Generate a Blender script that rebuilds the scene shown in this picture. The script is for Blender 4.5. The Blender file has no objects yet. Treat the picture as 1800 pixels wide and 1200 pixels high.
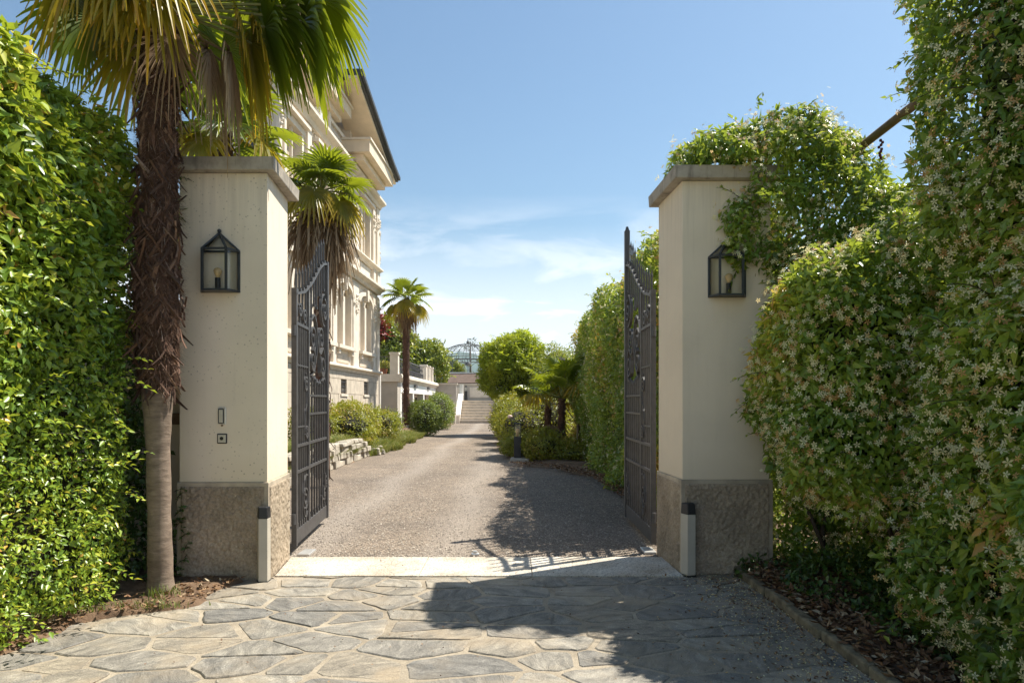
import bpy, math, random
import numpy as np
from mathutils import Vector, Matrix, Euler
R = math.radians
random.seed(7)
rng = np.random.default_rng(7)
scene = bpy.context.scene
col = scene.collection

# ------------------------------------------------------------------ camera, sky, sun, exposure
cam_d = bpy.data.cameras.new('camera'); cam = bpy.data.objects.new('camera', cam_d); col.objects.link(cam)
cam.location = (0, 0, 1.5); cam.rotation_euler = (R(90), 0, 0)
cam_d.lens = 24; cam_d.sensor_width = 36; cam_d.shift_y = 106 / 1800
cam_d.clip_start = 0.05; cam_d.clip_end = 20000
scene.camera = cam

SUN = Vector((2.0, 1.18, 3.53)).normalized()
SUN_EL = math.asin(SUN.z); SUN_AZ = math.atan2(SUN.x, SUN.y)
world = bpy.data.worlds.new('World'); scene.world = world; world.use_nodes = True
wn = world.node_tree.nodes; wl = world.node_tree.links; wn.clear()
w_out = wn.new('ShaderNodeOutputWorld'); w_bg = wn.new('ShaderNodeBackground')
w_sky = wn.new('ShaderNodeTexSky'); w_sky.sky_type = 'NISHITA'; w_sky.sun_disc = False
w_sky.sun_elevation = SUN_EL; w_sky.sun_rotation = SUN_AZ
w_sky.air_density = 1.25; w_sky.dust_density = 1.0; w_sky.ozone_density = 1.0; w_sky.altitude = 200
w_bg.inputs[1].default_value = 0.090
w_tc = wn.new('ShaderNodeTexCoord'); w_sep = wn.new('ShaderNodeSeparateXYZ')
wl.new(w_tc.outputs['Generated'], w_sep.inputs[0])
w_map = wn.new('ShaderNodeMapping'); w_map.inputs['Scale'].default_value = (1.0, 1.0, 4.2)
w_map.inputs['Location'].default_value = (0.35, 0.1, 0.15)
wl.new(w_tc.outputs['Generated'], w_map.inputs[0])
w_noise = wn.new('ShaderNodeTexNoise'); w_noise.inputs['Scale'].default_value = 4.6
w_noise.inputs['Detail'].default_value = 7; w_noise.inputs['Roughness'].default_value = .56
w_noise.inputs['Distortion'].default_value = .5
wl.new(w_map.outputs[0], w_noise.inputs['Vector'])
w_r1 = wn.new('ShaderNodeMapRange'); w_r1.inputs[1].default_value = .41; w_r1.inputs[2].default_value = .60
wl.new(w_noise.outputs[0], w_r1.inputs[0])
w_r2 = wn.new('ShaderNodeMapRange'); w_r2.inputs[1].default_value = .29; w_r2.inputs[2].default_value = .14   # thin cloud only low in the sky
wl.new(w_sep.outputs[2], w_r2.inputs[0])
w_mul = wn.new('ShaderNodeMath'); w_mul.operation = 'MULTIPLY'
wl.new(w_r1.outputs[0], w_mul.inputs[0]); wl.new(w_r2.outputs[0], w_mul.inputs[1])
w_r3 = wn.new('ShaderNodeMapRange'); w_r3.inputs[1].default_value = .25; w_r3.inputs[2].default_value = .09
w_r3.inputs[4].default_value = .8
wl.new(w_sep.outputs[2], w_r3.inputs[0])
w_max = wn.new('ShaderNodeMath'); w_max.operation = 'MAXIMUM'
wl.new(w_mul.outputs[0], w_max.inputs[0]); wl.new(w_r3.outputs[0], w_max.inputs[1])
w_scl = wn.new('ShaderNodeMath'); w_scl.operation = 'MULTIPLY'; w_scl.inputs[1].default_value = .88
wl.new(w_max.outputs[0], w_scl.inputs[0])
w_mix = wn.new('ShaderNodeMix'); w_mix.data_type = 'RGBA'
w_mix.inputs[7].default_value = (8.8, 8.9, 9.0, 1)
wl.new(w_scl.outputs[0], w_mix.inputs[0]); wl.new(w_sky.outputs[0], w_mix.inputs[6])
w_tint = wn.new('ShaderNodeMix'); w_tint.data_type = 'RGBA'; w_tint.blend_type = 'MULTIPLY'; w_tint.inputs[0].default_value = 1; w_tint.inputs[7].default_value = (.76, .87, .90, 1)
wl.new(w_sky.outputs[0], w_tint.inputs[6]); wl.new(w_tint.outputs[2], w_mix.inputs[6])
wl.new(w_mix.outputs[2], w_bg.inputs[0]); wl.new(w_bg.outputs[0], w_out.inputs[0])

sun_d = bpy.data.lights.new('sun', 'SUN'); sun_d.energy = 5.0; sun_d.angle = R(0.5); sun_d.color = (1, .94, .82)
sun = bpy.data.objects.new('sun', sun_d); col.objects.link(sun)
sun.rotation_euler = (-SUN).to_track_quat('-Z', 'Y').to_euler()
scene.view_settings.view_transform = 'Standard'; scene.view_settings.look = 'None'
scene.view_settings.exposure = 0.82; scene.view_settings.gamma = 1.0
scene.view_settings.use_curve_mapping = False
scene.cycles.max_bounces = 12; scene.cycles.diffuse_bounces = 7; scene.cycles.transmission_bounces = 8; scene.cycles.transparent_max_bounces = 12

# ------------------------------------------------------------------ materials
def mat(name):
    m = bpy.data.materials.new(name); m.use_nodes = True
    nt = m.node_tree; b = nt.nodes['Principled BSDF']
    return m, nt.nodes, nt.links, b
def ramp(n, stops, interp='LINEAR'):
    r = n.new('ShaderNodeValToRGB'); cr = r.color_ramp; cr.interpolation = interp
    while len(cr.elements) < len(stops): cr.elements.new(.5)
    for e, (p, c) in zip(cr.elements, stops): e.position = p; e.color = (*c, 1)
    return r
def noise(n, l, scale, detail=4, rough=.55, vec=None, dist=0, coord='Object'):
    t = n.new('ShaderNodeTexNoise'); t.inputs['Scale'].default_value = scale
    t.inputs['Detail'].default_value = detail; t.inputs['Roughness'].default_value = rough
    t.inputs['Distortion'].default_value = dist
    if vec is None:
        tc = n.new('ShaderNodeTexCoord'); vec = tc.outputs[coord]
    l.new(vec, t.inputs['Vector'])
    return t.outputs[0]
def bump(n, l, b, h, strength=.4, dist=.01):
    bp = n.new('ShaderNodeBump'); bp.inputs['Strength'].default_value = strength
    bp.inputs['Distance'].default_value = dist
    l.new(h, bp.inputs['Height']); l.new(bp.outputs[0], b.inputs['Normal']); return bp
def mixc(n, l, f, a, c, mode='MIX'):
    m = n.new('ShaderNodeMix'); m.data_type = 'RGBA'; m.blend_type = mode
    for i, v in ((0, f), (6, a), (7, c)):
        if isinstance(v, (int, float)): m.inputs[i].default_value = v
        elif isinstance(v, tuple): m.inputs[i].default_value = (*v, 1)
        else: l.new(v, m.inputs[i])
    return m.outputs[2]
def simple(name, c, rough=.6, var=.25, scale=8, metal=0, bmp=0, bscale=60):
    m, n, l, b = mat(name)
    f = noise(n, l, scale)
    lo = tuple(x * (1 - var) for x in c); hi = tuple(min(1, x * (1 + var)) for x in c)
    r = ramp(n, [(.3, lo), (.7, hi)]); l.new(f, r.inputs[0]); l.new(r.outputs[0], b.inputs['Base Color'])
    b.inputs['Roughness'].default_value = rough; b.inputs['Metallic'].default_value = metal
    if bmp:
        h = noise(n, l, bscale, 5, .6); bump(n, l, b, h, bmp, .01)
    return m
def leafmat(name, stops, transl=.3, rough=.42, tcol=(.25, .33, .03), gain=1.0):
    stops = [(p, tuple(min(.9, x * gain) for x in c)) for p, c in stops]
    m, n, l, b = mat(name)
    at = n.new('ShaderNodeAttribute'); at.attribute_name = 'rnd'
    r = ramp(n, stops); l.new(at.outputs['Fac'], r.inputs[0])
    l.new(r.outputs[0], b.inputs['Base Color']); b.inputs['Roughness'].default_value = rough
    b.inputs['Specular IOR Level'].default_value = .6
    if transl:
        t = n.new('ShaderNodeBsdfTranslucent')
        tc = mixc(n, l, .5, r.outputs[0], tcol)
        l.new(tc, t.inputs[0]); mx = n.new('ShaderNodeMixShader'); mx.inputs[0].default_value = transl
        l.new(b.outputs[0], mx.inputs[1]); l.new(t.outputs[0], mx.inputs[2])
        l.new(mx.outputs[0], n['Material Output'].inputs[0])
    return m
M = {}
def plaster_mat(name, c, specks):
    m, n, l, b = mat(name)
    tc = n.new('ShaderNodeTexCoord')
    f = noise(n, l, 1.6, 6, .6, tc.outputs['Object'])
    r = ramp(n, [(.3, tuple(x * .88 for x in c)), (.7, c)]); l.new(f, r.inputs[0])
    base = r.outputs[0]
    mp = n.new('ShaderNodeMapping'); mp.inputs['Scale'].default_value = (9, 9, .7); l.new(tc.outputs['Object'], mp.inputs[0])
    f2 = noise(n, l, 1.0, 4, .6, mp.outputs[0]); r2 = ramp(n, [(.55, (0, 0, 0)), (.8, (1, 1, 1))]); l.new(f2, r2.inputs[0])
    k = n.new('ShaderNodeMath'); k.operation = 'MULTIPLY'; k.inputs[1].default_value = .14; l.new(r2.outputs[0], k.inputs[0])
    base = mixc(n, l, k.outputs[0], base, tuple(x * .5 for x in c))
    sp = n.new('ShaderNodeSeparateXYZ'); l.new(tc.outputs['Object'], sp.inputs[0])
    if name.startswith('plaster'):
        mp2 = n.new('ShaderNodeMapping'); mp2.inputs['Scale'].default_value = (22, 22, .9); l.new(tc.outputs['Object'], mp2.inputs[0])
        f3 = noise(n, l, 1.0, 4, .65, mp2.outputs[0]); zr_ = n.new('ShaderNodeMapRange'); zr_.inputs[1].default_value = 2.55; zr_.inputs[2].default_value = 3.42; zr_.inputs[4].default_value = .34; l.new(sp.outputs[2], zr_.inputs[0])
        su = n.new('ShaderNodeMath'); su.operation = 'ADD'; l.new(f3, su.inputs[0]); l.new(zr_.outputs[0], su.inputs[1]); rr = ramp(n, [(.66, (0, 0, 0)), (.92, (1, 1, 1))]); l.new(su.outputs[0], rr.inputs[0])
        q4 = n.new('ShaderNodeMath'); q4.operation = 'MULTIPLY'; q4.inputs[1].default_value = .20; l.new(rr.outputs[0], q4.inputs[0]); base = mixc(n, l, q4.outputs[0], base, (.30, .25, .19))
        z2 = n.new('ShaderNodeMapRange'); z2.inputs[1].default_value = 1.25; z2.inputs[2].default_value = .83; z2.inputs[4].default_value = .30; l.new(sp.outputs[2], z2.inputs[0]); su2 = n.new('ShaderNodeMath'); su2.operation = 'ADD'; l.new(f, su2.inputs[0]); l.new(z2.outputs[0], su2.inputs[1])
        r9 = ramp(n, [(.62, (0, 0, 0)), (.95, (1, 1, 1))]); l.new(su2.outputs[0], r9.inputs[0]); q5 = n.new('ShaderNodeMath'); q5.operation = 'MULTIPLY'; q5.inputs[1].default_value = .28; l.new(r9.outputs[0], q5.inputs[0]); base = mixc(n, l, q5.outputs[0], base, (.42, .33, .22))
    if specks:
        v = n.new('ShaderNodeTexVoronoi'); v.inputs['Scale'].default_value = 26; l.new(tc.outputs['Object'], v.inputs['Vector'])
        r3 = ramp(n, [(.13, (1, 1, 1)), (.20, (0, 0, 0))]); l.new(v.outputs['Distance'], r3.inputs[0])
        g = noise(n, l, 1.3, 3, .5, tc.outputs['Object']); r4 = ramp(n, [(.45, (0, 0, 0)), (.6, (1, 1, 1))]); l.new(g, r4.inputs[0])
        q = n.new('ShaderNodeMath'); q.operation = 'MULTIPLY'; l.new(r3.outputs[0], q.inputs[0]); l.new(r4.outputs[0], q.inputs[1])
        q2 = n.new('ShaderNodeMath'); q2.operation = 'MULTIPLY'; q2.inputs[1].default_value = .55; l.new(q.outputs[0], q2.inputs[0])
        base = mixc(n, l, q2.outputs[0], base, (.22, .17, .12))
    l.new(base, b.inputs['Base Color']); b.inputs['Roughness'].default_value = .85
    h = noise(n, l, 45, 5, .65, tc.outputs['Object']); bump(n, l, b, h, .18, .006)
    return m
M['plaster'] = plaster_mat('plaster_speckled', (.86, .745, .58), True)
M['plaster2'] = plaster_mat('plaster_clean', (.85, .725, .555), False)
M['villa'] = plaster_mat('villa_render', (.72, .635, .53), False)
M['villa_shade'] = plaster_mat('villa_render_shaded', (.70, .62, .52), False)  # villa render again, with a little shade put into its colour
M['soffit'] = simple('soffit_paint', (.72, .60, .46), .8, .1, 2)
def cap_mat():
    m, n, l, b = mat('cap_stone'); tc = n.new('ShaderNodeTexCoord')
    f = noise(n, l, 5, 8, .65, tc.outputs['Object'])
    r = ramp(n, [(.3, (.20, .175, .145)), (.52, (.40, .35, .285)), (.75, (.50, .44, .36))]); l.new(f, r.inputs[0])
    mp = n.new('ShaderNodeMapping'); mp.inputs['Scale'].default_value = (14, 14, 2); l.new(tc.outputs['Object'], mp.inputs[0])
    f2 = noise(n, l, 1, 3, .6, mp.outputs[0]); r2 = ramp(n, [(.55, (0, 0, 0)), (.68, (1, 1, 1))]); l.new(f2, r2.inputs[0])
    k = n.new('ShaderNodeMath'); k.operation = 'MULTIPLY'; k.inputs[1].default_value = .55; l.new(r2.outputs[0], k.inputs[0])
    l.new(mixc(n, l, k.outputs[0], r.outputs[0], (.13, .11, .09)), b.inputs['Base Color']); b.inputs['Roughness'].default_value = .9
    bump(n, l, b, noise(n, l, 70, 6, .7, tc.outputs['Object']), .4, .006); return m
M['cap'] = cap_mat()
def rough_mat():
    m, n, l, b = mat('roughcast'); tc = n.new('ShaderNodeTexCoord')
    f = noise(n, l, 55, 4, .7, tc.outputs['Object']); g = noise(n, l, 2.5, 4, .6, tc.outputs['Object'])
    r = ramp(n, [(.3, (.29, .24, .18)), (.7, (.56, .475, .37))]); l.new(f, r.inputs[0])
    r2 = ramp(n, [(.3, (.55, .53, .50)), (.7, (1.1, 1.05, 1.0))]); l.new(g, r2.inputs[0])
    l.new(mixc(n, l, 1.0, r.outputs[0], r2.outputs[0], 'MULTIPLY'), b.inputs['Base Color']); b.inputs['Roughness'].default_value = .95
    bump(n, l, b, noise(n, l, 120, 5, .7, tc.outputs['Object']), .6, .008); return m
M['rough'] = rough_mat()
M['arris'] = simple('roughcast_margin', (.44, .37, .28), .9, .25, 6, 0, .3, 90)
def stone_mat():
    m, n, l, b = mat('quartzite_flag'); tc = n.new('ShaderNodeTexCoord'); oi = n.new('ShaderNodeObjectInfo')
    add = n.new('ShaderNodeVectorMath'); add.operation = 'ADD'
    sc = n.new('ShaderNodeVectorMath'); sc.operation = 'SCALE'; sc.inputs[3].default_value = 37
    cb = n.new('ShaderNodeCombineXYZ'); l.new(oi.outputs['Random'], cb.inputs[0]); l.new(oi.outputs['Random'], cb.inputs[1])
    l.new(cb.outputs[0], sc.inputs[0]); l.new(tc.outputs['Object'], add.inputs[0]); l.new(sc.outputs[0], add.inputs[1])
    ro = n.new('ShaderNodeVectorRotate'); ro.rotation_type = 'Z_AXIS'; l.new(add.outputs[0], ro.inputs['Vector']); 
    ang = n.new('ShaderNodeMath'); ang.operation = 'MULTIPLY'; ang.inputs[1].default_value = 6.28; l.new(oi.outputs['Random'], ang.inputs[0]); l.new(ang.outputs[0], ro.inputs['Angle'])
    mp = n.new('ShaderNodeMapping'); mp.inputs['Scale'].default_value = (5, 12, 5); l.new(ro.outputs[0], mp.inputs[0])
    f = noise(n, l, 1.0, 8, .68, mp.outputs[0], .8)
    r = ramp(n, [(.28, (.115, .111, .105)), (.5, (.235, .223, .206)), (.72, (.40, .378, .342))]); l.new(f, r.inputs[0])
    g = noise(n, l, 130, 3, .7, tc.outputs['Object']); r2 = ramp(n, [(.3, (.5, .5, .5)), (.7, (1.4, 1.38, 1.32))]); l.new(g, r2.inputs[0])
    c = mixc(n, l, 1.0, r.outputs[0], r2.outputs[0], 'MULTIPLY')
    h = noise(n, l, 2.2, 5, .6, tc.outputs['Object'], 0); 
    geo = n.new('ShaderNodeNewGeometry'); hw = noise(n, l, 1.1, 6, .65, geo.outputs['Position'])
    r3 = ramp(n, [(.47, (0, 0, 0)), (.66, (1, 1, 1))]); l.new(hw, r3.inputs[0])
    k = n.new('ShaderNodeMath'); k.operation = 'MULTIPLY'; k.inputs[1].default_value = .62; l.new(r3.outputs[0], k.inputs[0])
    c = mixc(n, l, k.outputs[0], c, (.42, .34, .24))
    rv = ramp(n, [(0, (.72, .73, .75)), (.35, (1.0, .98, .95)), (.6, (1.22, 1.19, 1.13)), (.8, (.92, .90, .86)), (1, (1.25, 1.14, .98))]); l.new(oi.outputs['Random'], rv.inputs[0])
    c = mixc(n, l, 1.0, c, rv.outputs[0], 'MULTIPLY')
    l.new(c, b.inputs['Base Color']); b.inputs['Roughness'].default_value = .8
    bump(n, l, b, f, .9, .02); return m
M['flag'] = stone_mat()
def mortar_mat():
    m, n, l, b = mat('sandy_mortar'); geo = n.new('ShaderNodeNewGeometry'); p = geo.outputs['Position']
    f = noise(n, l, 3, 6, .65, p); r = ramp(n, [(.3, (.25, .205, .15)), (.7, (.47, .40, .305))]); l.new(f, r.inputs[0])
    g = noise(n, l, 160, 3, .7, p); r2 = ramp(n, [(.3, (.6, .6, .6)), (.7, (1.25, 1.25, 1.25))]); l.new(g, r2.inputs[0])
    l.new(mixc(n, l, 1.0, r.outputs[0], r2.outputs[0], 'MULTIPLY'), b.inputs['Base Color']); b.inputs['Roughness'].default_value = .95
    bump(n, l, b, g, .5, .01); return m
M['mortar'] = mortar_mat()
def granite_mat():
    m, n, l, b = mat('white_granite'); tc = n.new('ShaderNodeTexCoord')
    v = n.new('ShaderNodeTexVoronoi'); v.inputs['Scale'].default_value = 95; l.new(tc.outputs['Object'], v.inputs['Vector'])
    f = n.new('ShaderNodeRGBToBW'); l.new(v.outputs['Color'], f.inputs[0])
    r = ramp(n, [(.15, (.28, .265, .24)), (.32, (.50, .46, .40)), (.7, (.68, .63, .55))]); l.new(f.outputs[0], r.inputs[0])
    g = noise(n, l, 2.2, 5, .6, tc.outputs['Object']); r2 = ramp(n, [(.35, (.72, .66, .58)), (.6, (1, 1, 1))]); l.new(g, r2.inputs[0])
    l.new(mixc(n, l, 1.0, r.outputs[0], r2.outputs[0], 'MULTIPLY'), b.inputs['Base Color']); b.inputs['Roughness'].default_value = .85
    bump(n, l, b, noise(n, l, 130, 4, .6, tc.outputs['Object']), .35, .006); return m
M['granite'] = granite_mat()
def gravel_mat():
    m, n, l, b = mat('gravel'); geo = n.new('ShaderNodeNewGeometry'); p = geo.outputs['Position']
    v = n.new('ShaderNodeTexVoronoi'); v.inputs['Scale'].default_value = 74; l.new(p, v.inputs['Vector'])
    bw = n.new('ShaderNodeRGBToBW'); l.new(v.outputs['Color'], bw.inputs[0])
    r = ramp(n, [(.1, (.11, .088, .07)), (.5, (.24, .195, .156)), (.9, (.40, .335, .275))]); l.new(bw.outputs[0], r.inputs[0])
    g = noise(n, l, .55, 6, .6, p, .4); r2 = ramp(n, [(.3, (.68, .67, .67)), (.7, (1.1, 1.07, 1.02))]); l.new(g, r2.inputs[0])
    c = mixc(n, l, 1.0, r.outputs[0], r2.outputs[0], 'MULTIPLY')
    g2 = noise(n, l, 7, 9, .8, p, .6); r8 = ramp(n, [(.32, (.66, .65, .64)), (.68, (1.24, 1.22, 1.19))]); l.new(g2, r8.inputs[0]); c = mixc(n, l, 1.0, c, r8.outputs[0], 'MULTIPLY')
    # two pale wheel tracks worn along the drive
    sp = n.new('ShaderNodeSeparateXYZ'); l.new(p, sp.inputs[0])
    wv = noise(n, l, .3, 2, .5, p)
    ad = n.new('ShaderNodeMath'); ad.operation = 'MULTIPLY_ADD'; ad.inputs[1].default_value = .9; l.new(wv, ad.inputs[0]); l.new(sp.outputs[0], ad.inputs[2])
    a2 = n.new('ShaderNodeMath'); a2.operation = 'ADD'; a2.inputs[1].default_value = .95; l.new(ad.outputs[0], a2.inputs[0])
    ab = n.new('ShaderNodeMath'); ab.operation = 'ABSOLUTE'; l.new(a2.outputs[0], ab.inputs[0])
    s2 = n.new('ShaderNodeMath'); s2.operation = 'SUBTRACT'; s2.inputs[1].default_value = .75; l.new(ab.outputs[0], s2.inputs[0])
    ab2 = n.new('ShaderNodeMath'); ab2.operation = 'ABSOLUTE'; l.new(s2.outputs[0], ab2.inputs[0])
    rt = ramp(n, [(.05, (1, 1, 1)), (.45, (0, 0, 0))]); l.new(ab2.outputs[0], rt.inputs[0])
    k = n.new('ShaderNodeMath'); k.operation = 'MULTIPLY'; k.inputs[1].default_value = .5; l.new(rt.outputs[0], k.inputs[0])
    c = mixc(n, l, k.outputs[0], c, (.36, .31, .265))
    l.new(c, b.inputs['Base Color']); b.inputs['Roughness'].default_value = .95
    inv = n.new('ShaderNodeMath'); inv.operation = 'SUBTRACT'; inv.inputs[0].default_value = 1; l.new(v.outputs['Distance'], inv.inputs[1])
    bump(n, l, b, inv.outputs[0], .6, .014); return m
M['gravel'] = gravel_mat()
def soil_mat():
    m, n, l, b = mat('soil'); geo = n.new('ShaderNodeNewGeometry'); p = geo.outputs['Position']
    f = noise(n, l, 6, 8, .7, p); r = ramp(n, [(.3, (.07, .042, .025)), (.55, (.20, .125, .075)), (.75, (.33, .22, .14))]); l.new(f, r.inputs[0])
    l.new(r.outputs[0], b.inputs['Base Color']); b.inputs['Roughness'].default_value = .95
    bump(n, l, b, noise(n, l, 60, 6, .7, p), .8, .02); return m
M['soil'] = soil_mat()
M['ground'] = simple('meadow_ground', (.12, .125, .055), .95, .4, .4)
M['pebble'] = leafmat('pebble', [(0, (.12, .10, .08)), (.5, (.25, .208, .17)), (1, (.46, .40, .33))], 0, .9)
M['litter'] = leafmat('dry_leaf', [(0, (.07, .035, .018)), (.5, (.22, .11, .05)), (.8, (.36, .22, .11)), (1, (.50, .42, .30))], .1, .8, (.3, .15, .05))
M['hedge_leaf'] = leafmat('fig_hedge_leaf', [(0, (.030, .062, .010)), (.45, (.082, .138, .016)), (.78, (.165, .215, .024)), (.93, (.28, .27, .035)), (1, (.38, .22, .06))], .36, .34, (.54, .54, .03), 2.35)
M['jas_leaf'] = leafmat('jasmine_leaf', [(0, (.034, .055, .010)), (.4, (.068, .125, .018)), (.75, (.15, .20, .026)), (.93, (.25, .26, .035)), (1, (.34, .19, .05))], .42, .30, (.52, .55, .05), 2.1)
M['ivy_leaf'] = leafmat('ivy_leaf', [(0, (.022, .05, .012)), (.6, (.05, .105, .02)), (1, (.10, .16, .03))], .3, .4, (.25, .33, .03), 1.25)
M['flower'] = leafmat('jasmine_flower', [(0, (.50, .22, .06)), (.26, (.74, .44, .16)), (.40, (.95, .78, .38)), (1, (.98, .93, .62))], .45, .6, (.98, .85, .5))
M['shrub_leaf'] = leafmat('shrub_leaf', [(0, (.08, .105, .012)), (.5, (.19, .21, .018)), (.8, (.29, .28, .025)), (1, (.34, .21, .035))], .36, .45, (.5, .5, .03), 1.2)
M['box_leaf'] = leafmat('clipped_shrub_leaf', [(0, (.05, .09, .012)), (.6, (.115, .165, .018)), (1, (.19, .22, .035))], .34, .45, (.4, .45, .03), 1.3)
M['tree_leaf'] = leafmat('tree_leaf', [(0, (.055, .09, .016)), (.55, (.12, .17, .025)), (.85, (.20, .23, .035)), (1, (.28, .25, .05))], .38, .4, (.45, .48, .03), 1.35)
M['glossy_leaf'] = leafmat('evergreen_leaf', [(0, (.085, .12, .010)), (.5, (.19, .24, .014)), (1, (.31, .33, .028))], .46, .38, (.6, .66, .03), 1.6)
M['red_leaf'] = leafmat('red_maple_leaf', [(0, (.10, .012, .012)), (1, (.26, .03, .025))], .3, .5, (.4, .03, .03))
M['conifer'] = leafmat('dark_tree_leaf', [(0, (.02, .04, .015)), (1, (.06, .09, .03))], .15, .6)
M['grass'] = leafmat('grass_blade', [(0, (.06, .10, .014)), (.5, (.15, .19, .025)), (.8, (.32, .28, .07)), (1, (.42, .33, .13))], .3, .6)
M['palm_green'] = leafmat('palm_leaf', [(0, (.035, .075, .008)), (.45, (.085, .14, .010)), (.72, (.17, .19, .012)), (.9, (.40, .28, .015)), (1, (.38, .19, .03))], .45, .34, (.50, .52, .02), 1.25)
M['palm_yellow'] = leafmat('palm_leaf_yellowing', [(0, (.07, .09, .010)), (.4, (.15, .155, .014)), (.7, (.33, .23, .018)), (.9, (.44, .22, .02)), (1, (.32, .16, .04))], .45, .40, (.62, .45, .02), 1.25)
M['palm_dead'] = leafmat('palm_leaf_dead', [(0, (.15, .10, .055)), (.6, (.32, .22, .13)), (1, (.48, .36, .23))], .15, .8, (.3, .2, .1))
M['petiole'] = simple('palm_petiole', (.16, .17, .035), .5, .3, 6)
M['fibre'] = leafmat('palm_fibre', [(0, (.07, .035, .02)), (.6, (.17, .085, .05)), (.9, (.28, .17, .11)), (1, (.45, .35, .27))], .05, .9, (.1, .05, .02))
M['fibre_core'] = simple('palm_fibre_core', (.10, .05, .03), .95, .4, 20, 0, .8, 40)
def palm_trunk_mat():
    m, n, l, b = mat('palm_bare_trunk'); tc = n.new('ShaderNodeTexCoord')
    mp = n.new('ShaderNodeMapping'); mp.inputs['Scale'].default_value = (9, 9, 30); l.new(tc.outputs['Object'], mp.inputs[0])
    f = noise(n, l, 1, 6, .65, mp.outputs[0], .4); g = noise(n, l, 5, 5, .6, tc.outputs['Object'])
    r = ramp(n, [(.25, (.15, .112, .085)), (.55, (.27, .205, .155)), (.8, (.37, .295, .23))]); l.new(f, r.inputs[0])
    r2 = ramp(n, [(.3, (.65, .63, .6)), (.7, (1.1, 1.1, 1.1))]); l.new(g, r2.inputs[0])
    l.new(mixc(n, l, 1.0, r.outputs[0], r2.outputs[0], 'MULTIPLY'), b.inputs['Base Color']); b.inputs['Roughness'].default_value = .9
    bump(n, l, b, f, .7, .012); return m
M['palm_trunk'] = palm_trunk_mat()
M['bark'] = simple('bark', (.10, .07, .05), .9, .4, 14, 0, .6, 40)
M['twig'] = simple('twig', (.055, .04, .028), .9, .4, 14, 0, .5, 50)
M['core'] = simple('hedge_dark_core', (.028, .026, .014), 1.0, .5, 9, 0, .8, 30)  # near-black colour of the light-blocking cores in hedges and shrubs
M['iron'] = simple('wrought_iron', (.07, .067, .068), .5, .25, 12, .0, .15, 80)
M['iron2'] = simple('lantern_iron', (.045, .05, .055), .42, .2, 14, .3, .1, 80)
M['glass'] = None
def glass_mat(name, tint=(.85, .9, .88), spec=.10):
    m = bpy.data.materials.new(name); m.use_nodes = True; n = m.node_tree.nodes; l = m.node_tree.links
    n.clear(); o = n.new('ShaderNodeOutputMaterial'); t = n.new('ShaderNodeBsdfTransparent'); t.inputs[0].default_value = (*tint, 1)
    g = n.new('ShaderNodeBsdfGlossy'); g.inputs['Roughness'].default_value = .05; fr = n.new('ShaderNodeFresnel'); fr.inputs[0].default_value = 1.45
    ad = n.new('ShaderNodeMath'); ad.operation = 'ADD'; ad.inputs[1].default_value = spec; l.new(fr.outputs[0], ad.inputs[0])
    mx = n.new('ShaderNodeMixShader'); l.new(ad.outputs[0], mx.inputs[0]); l.new(t.outputs[0], mx.inputs[1]); l.new(g.outputs[0], mx.inputs[2]); l.new(mx.outputs[0], o.inputs[0]); return m
M['glass'] = glass_mat('lantern_glass', (.95, .97, .96), .02)
def win_glass():
    m, n, l, b = mat('window_glass'); b.inputs['Base Color'].default_value = (.02, .03, .04, 1); b.inputs['Roughness'].default_value = .06; b.inputs['Specular IOR Level'].default_value = .9; return m
M['wglass'] = win_glass()
M['bulb'] = simple('bulb_glass', (.80, .56, .28), .15, .15, 30)
M['black'] = simple('black_plastic', (.02, .02, .022), .45, .2, 10)
M['alu'] = simple('grey_aluminium', (.48, .44, .37), .5, .06, 6)
M['steel'] = simple('brushed_steel', (.62, .60, .57), .35, .08, 10, .5)
M['wood'] = simple('weathered_wood', (.17, .105, .06), .85, .35, 9, 0, .4, 40)
M['kerb'] = simple('mossy_kerb', (.20, .165, .105), .95, .6, 11, 0, .7, 50)
M['rubble'] = simple('rubble_stone', (.42, .37, .30), .9, .35, 5, 0, .7, 30)
M['slate'] = simple('dark_roof', (.045, .05, .056), .55, .2, 5)
M['block'] = simple('grey_ashlar', (.56, .48, .385), .9, .16, 4, 0, .4, 30)
M['trim'] = simple('stone_trim', (.70, .62, .52), .85, .12, 3)
M['shutter'] = simple('roller_shutter', (.50, .42, .30), .7, .08, 3)
M['dark'] = simple('dark_interior', (.03, .028, .025), .9, .2, 3)
M['terrace'] = simple('terrace_render', (.47, .42, .36), .85, .1, 2)
M['white'] = simple('white_paint', (.80, .77, .72), .6, .06, 3)
M['step'] = simple('step_stone', (.50, .44, .37), .9, .2, 4, 0, .3, 30)
M['awning'] = simple('brown_canvas', (.115, .075, .055), .9, .25, 3)
M['terracotta'] = simple('terracotta', (.36, .14, .07), .85, .2, 6)
M['hill'] = simple('forested_hill', (.055, .085, .04), .95, .3, .004)
M['pink'] = simple('pink_petal', (.70, .52, .46), .7, .15, 20)

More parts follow.
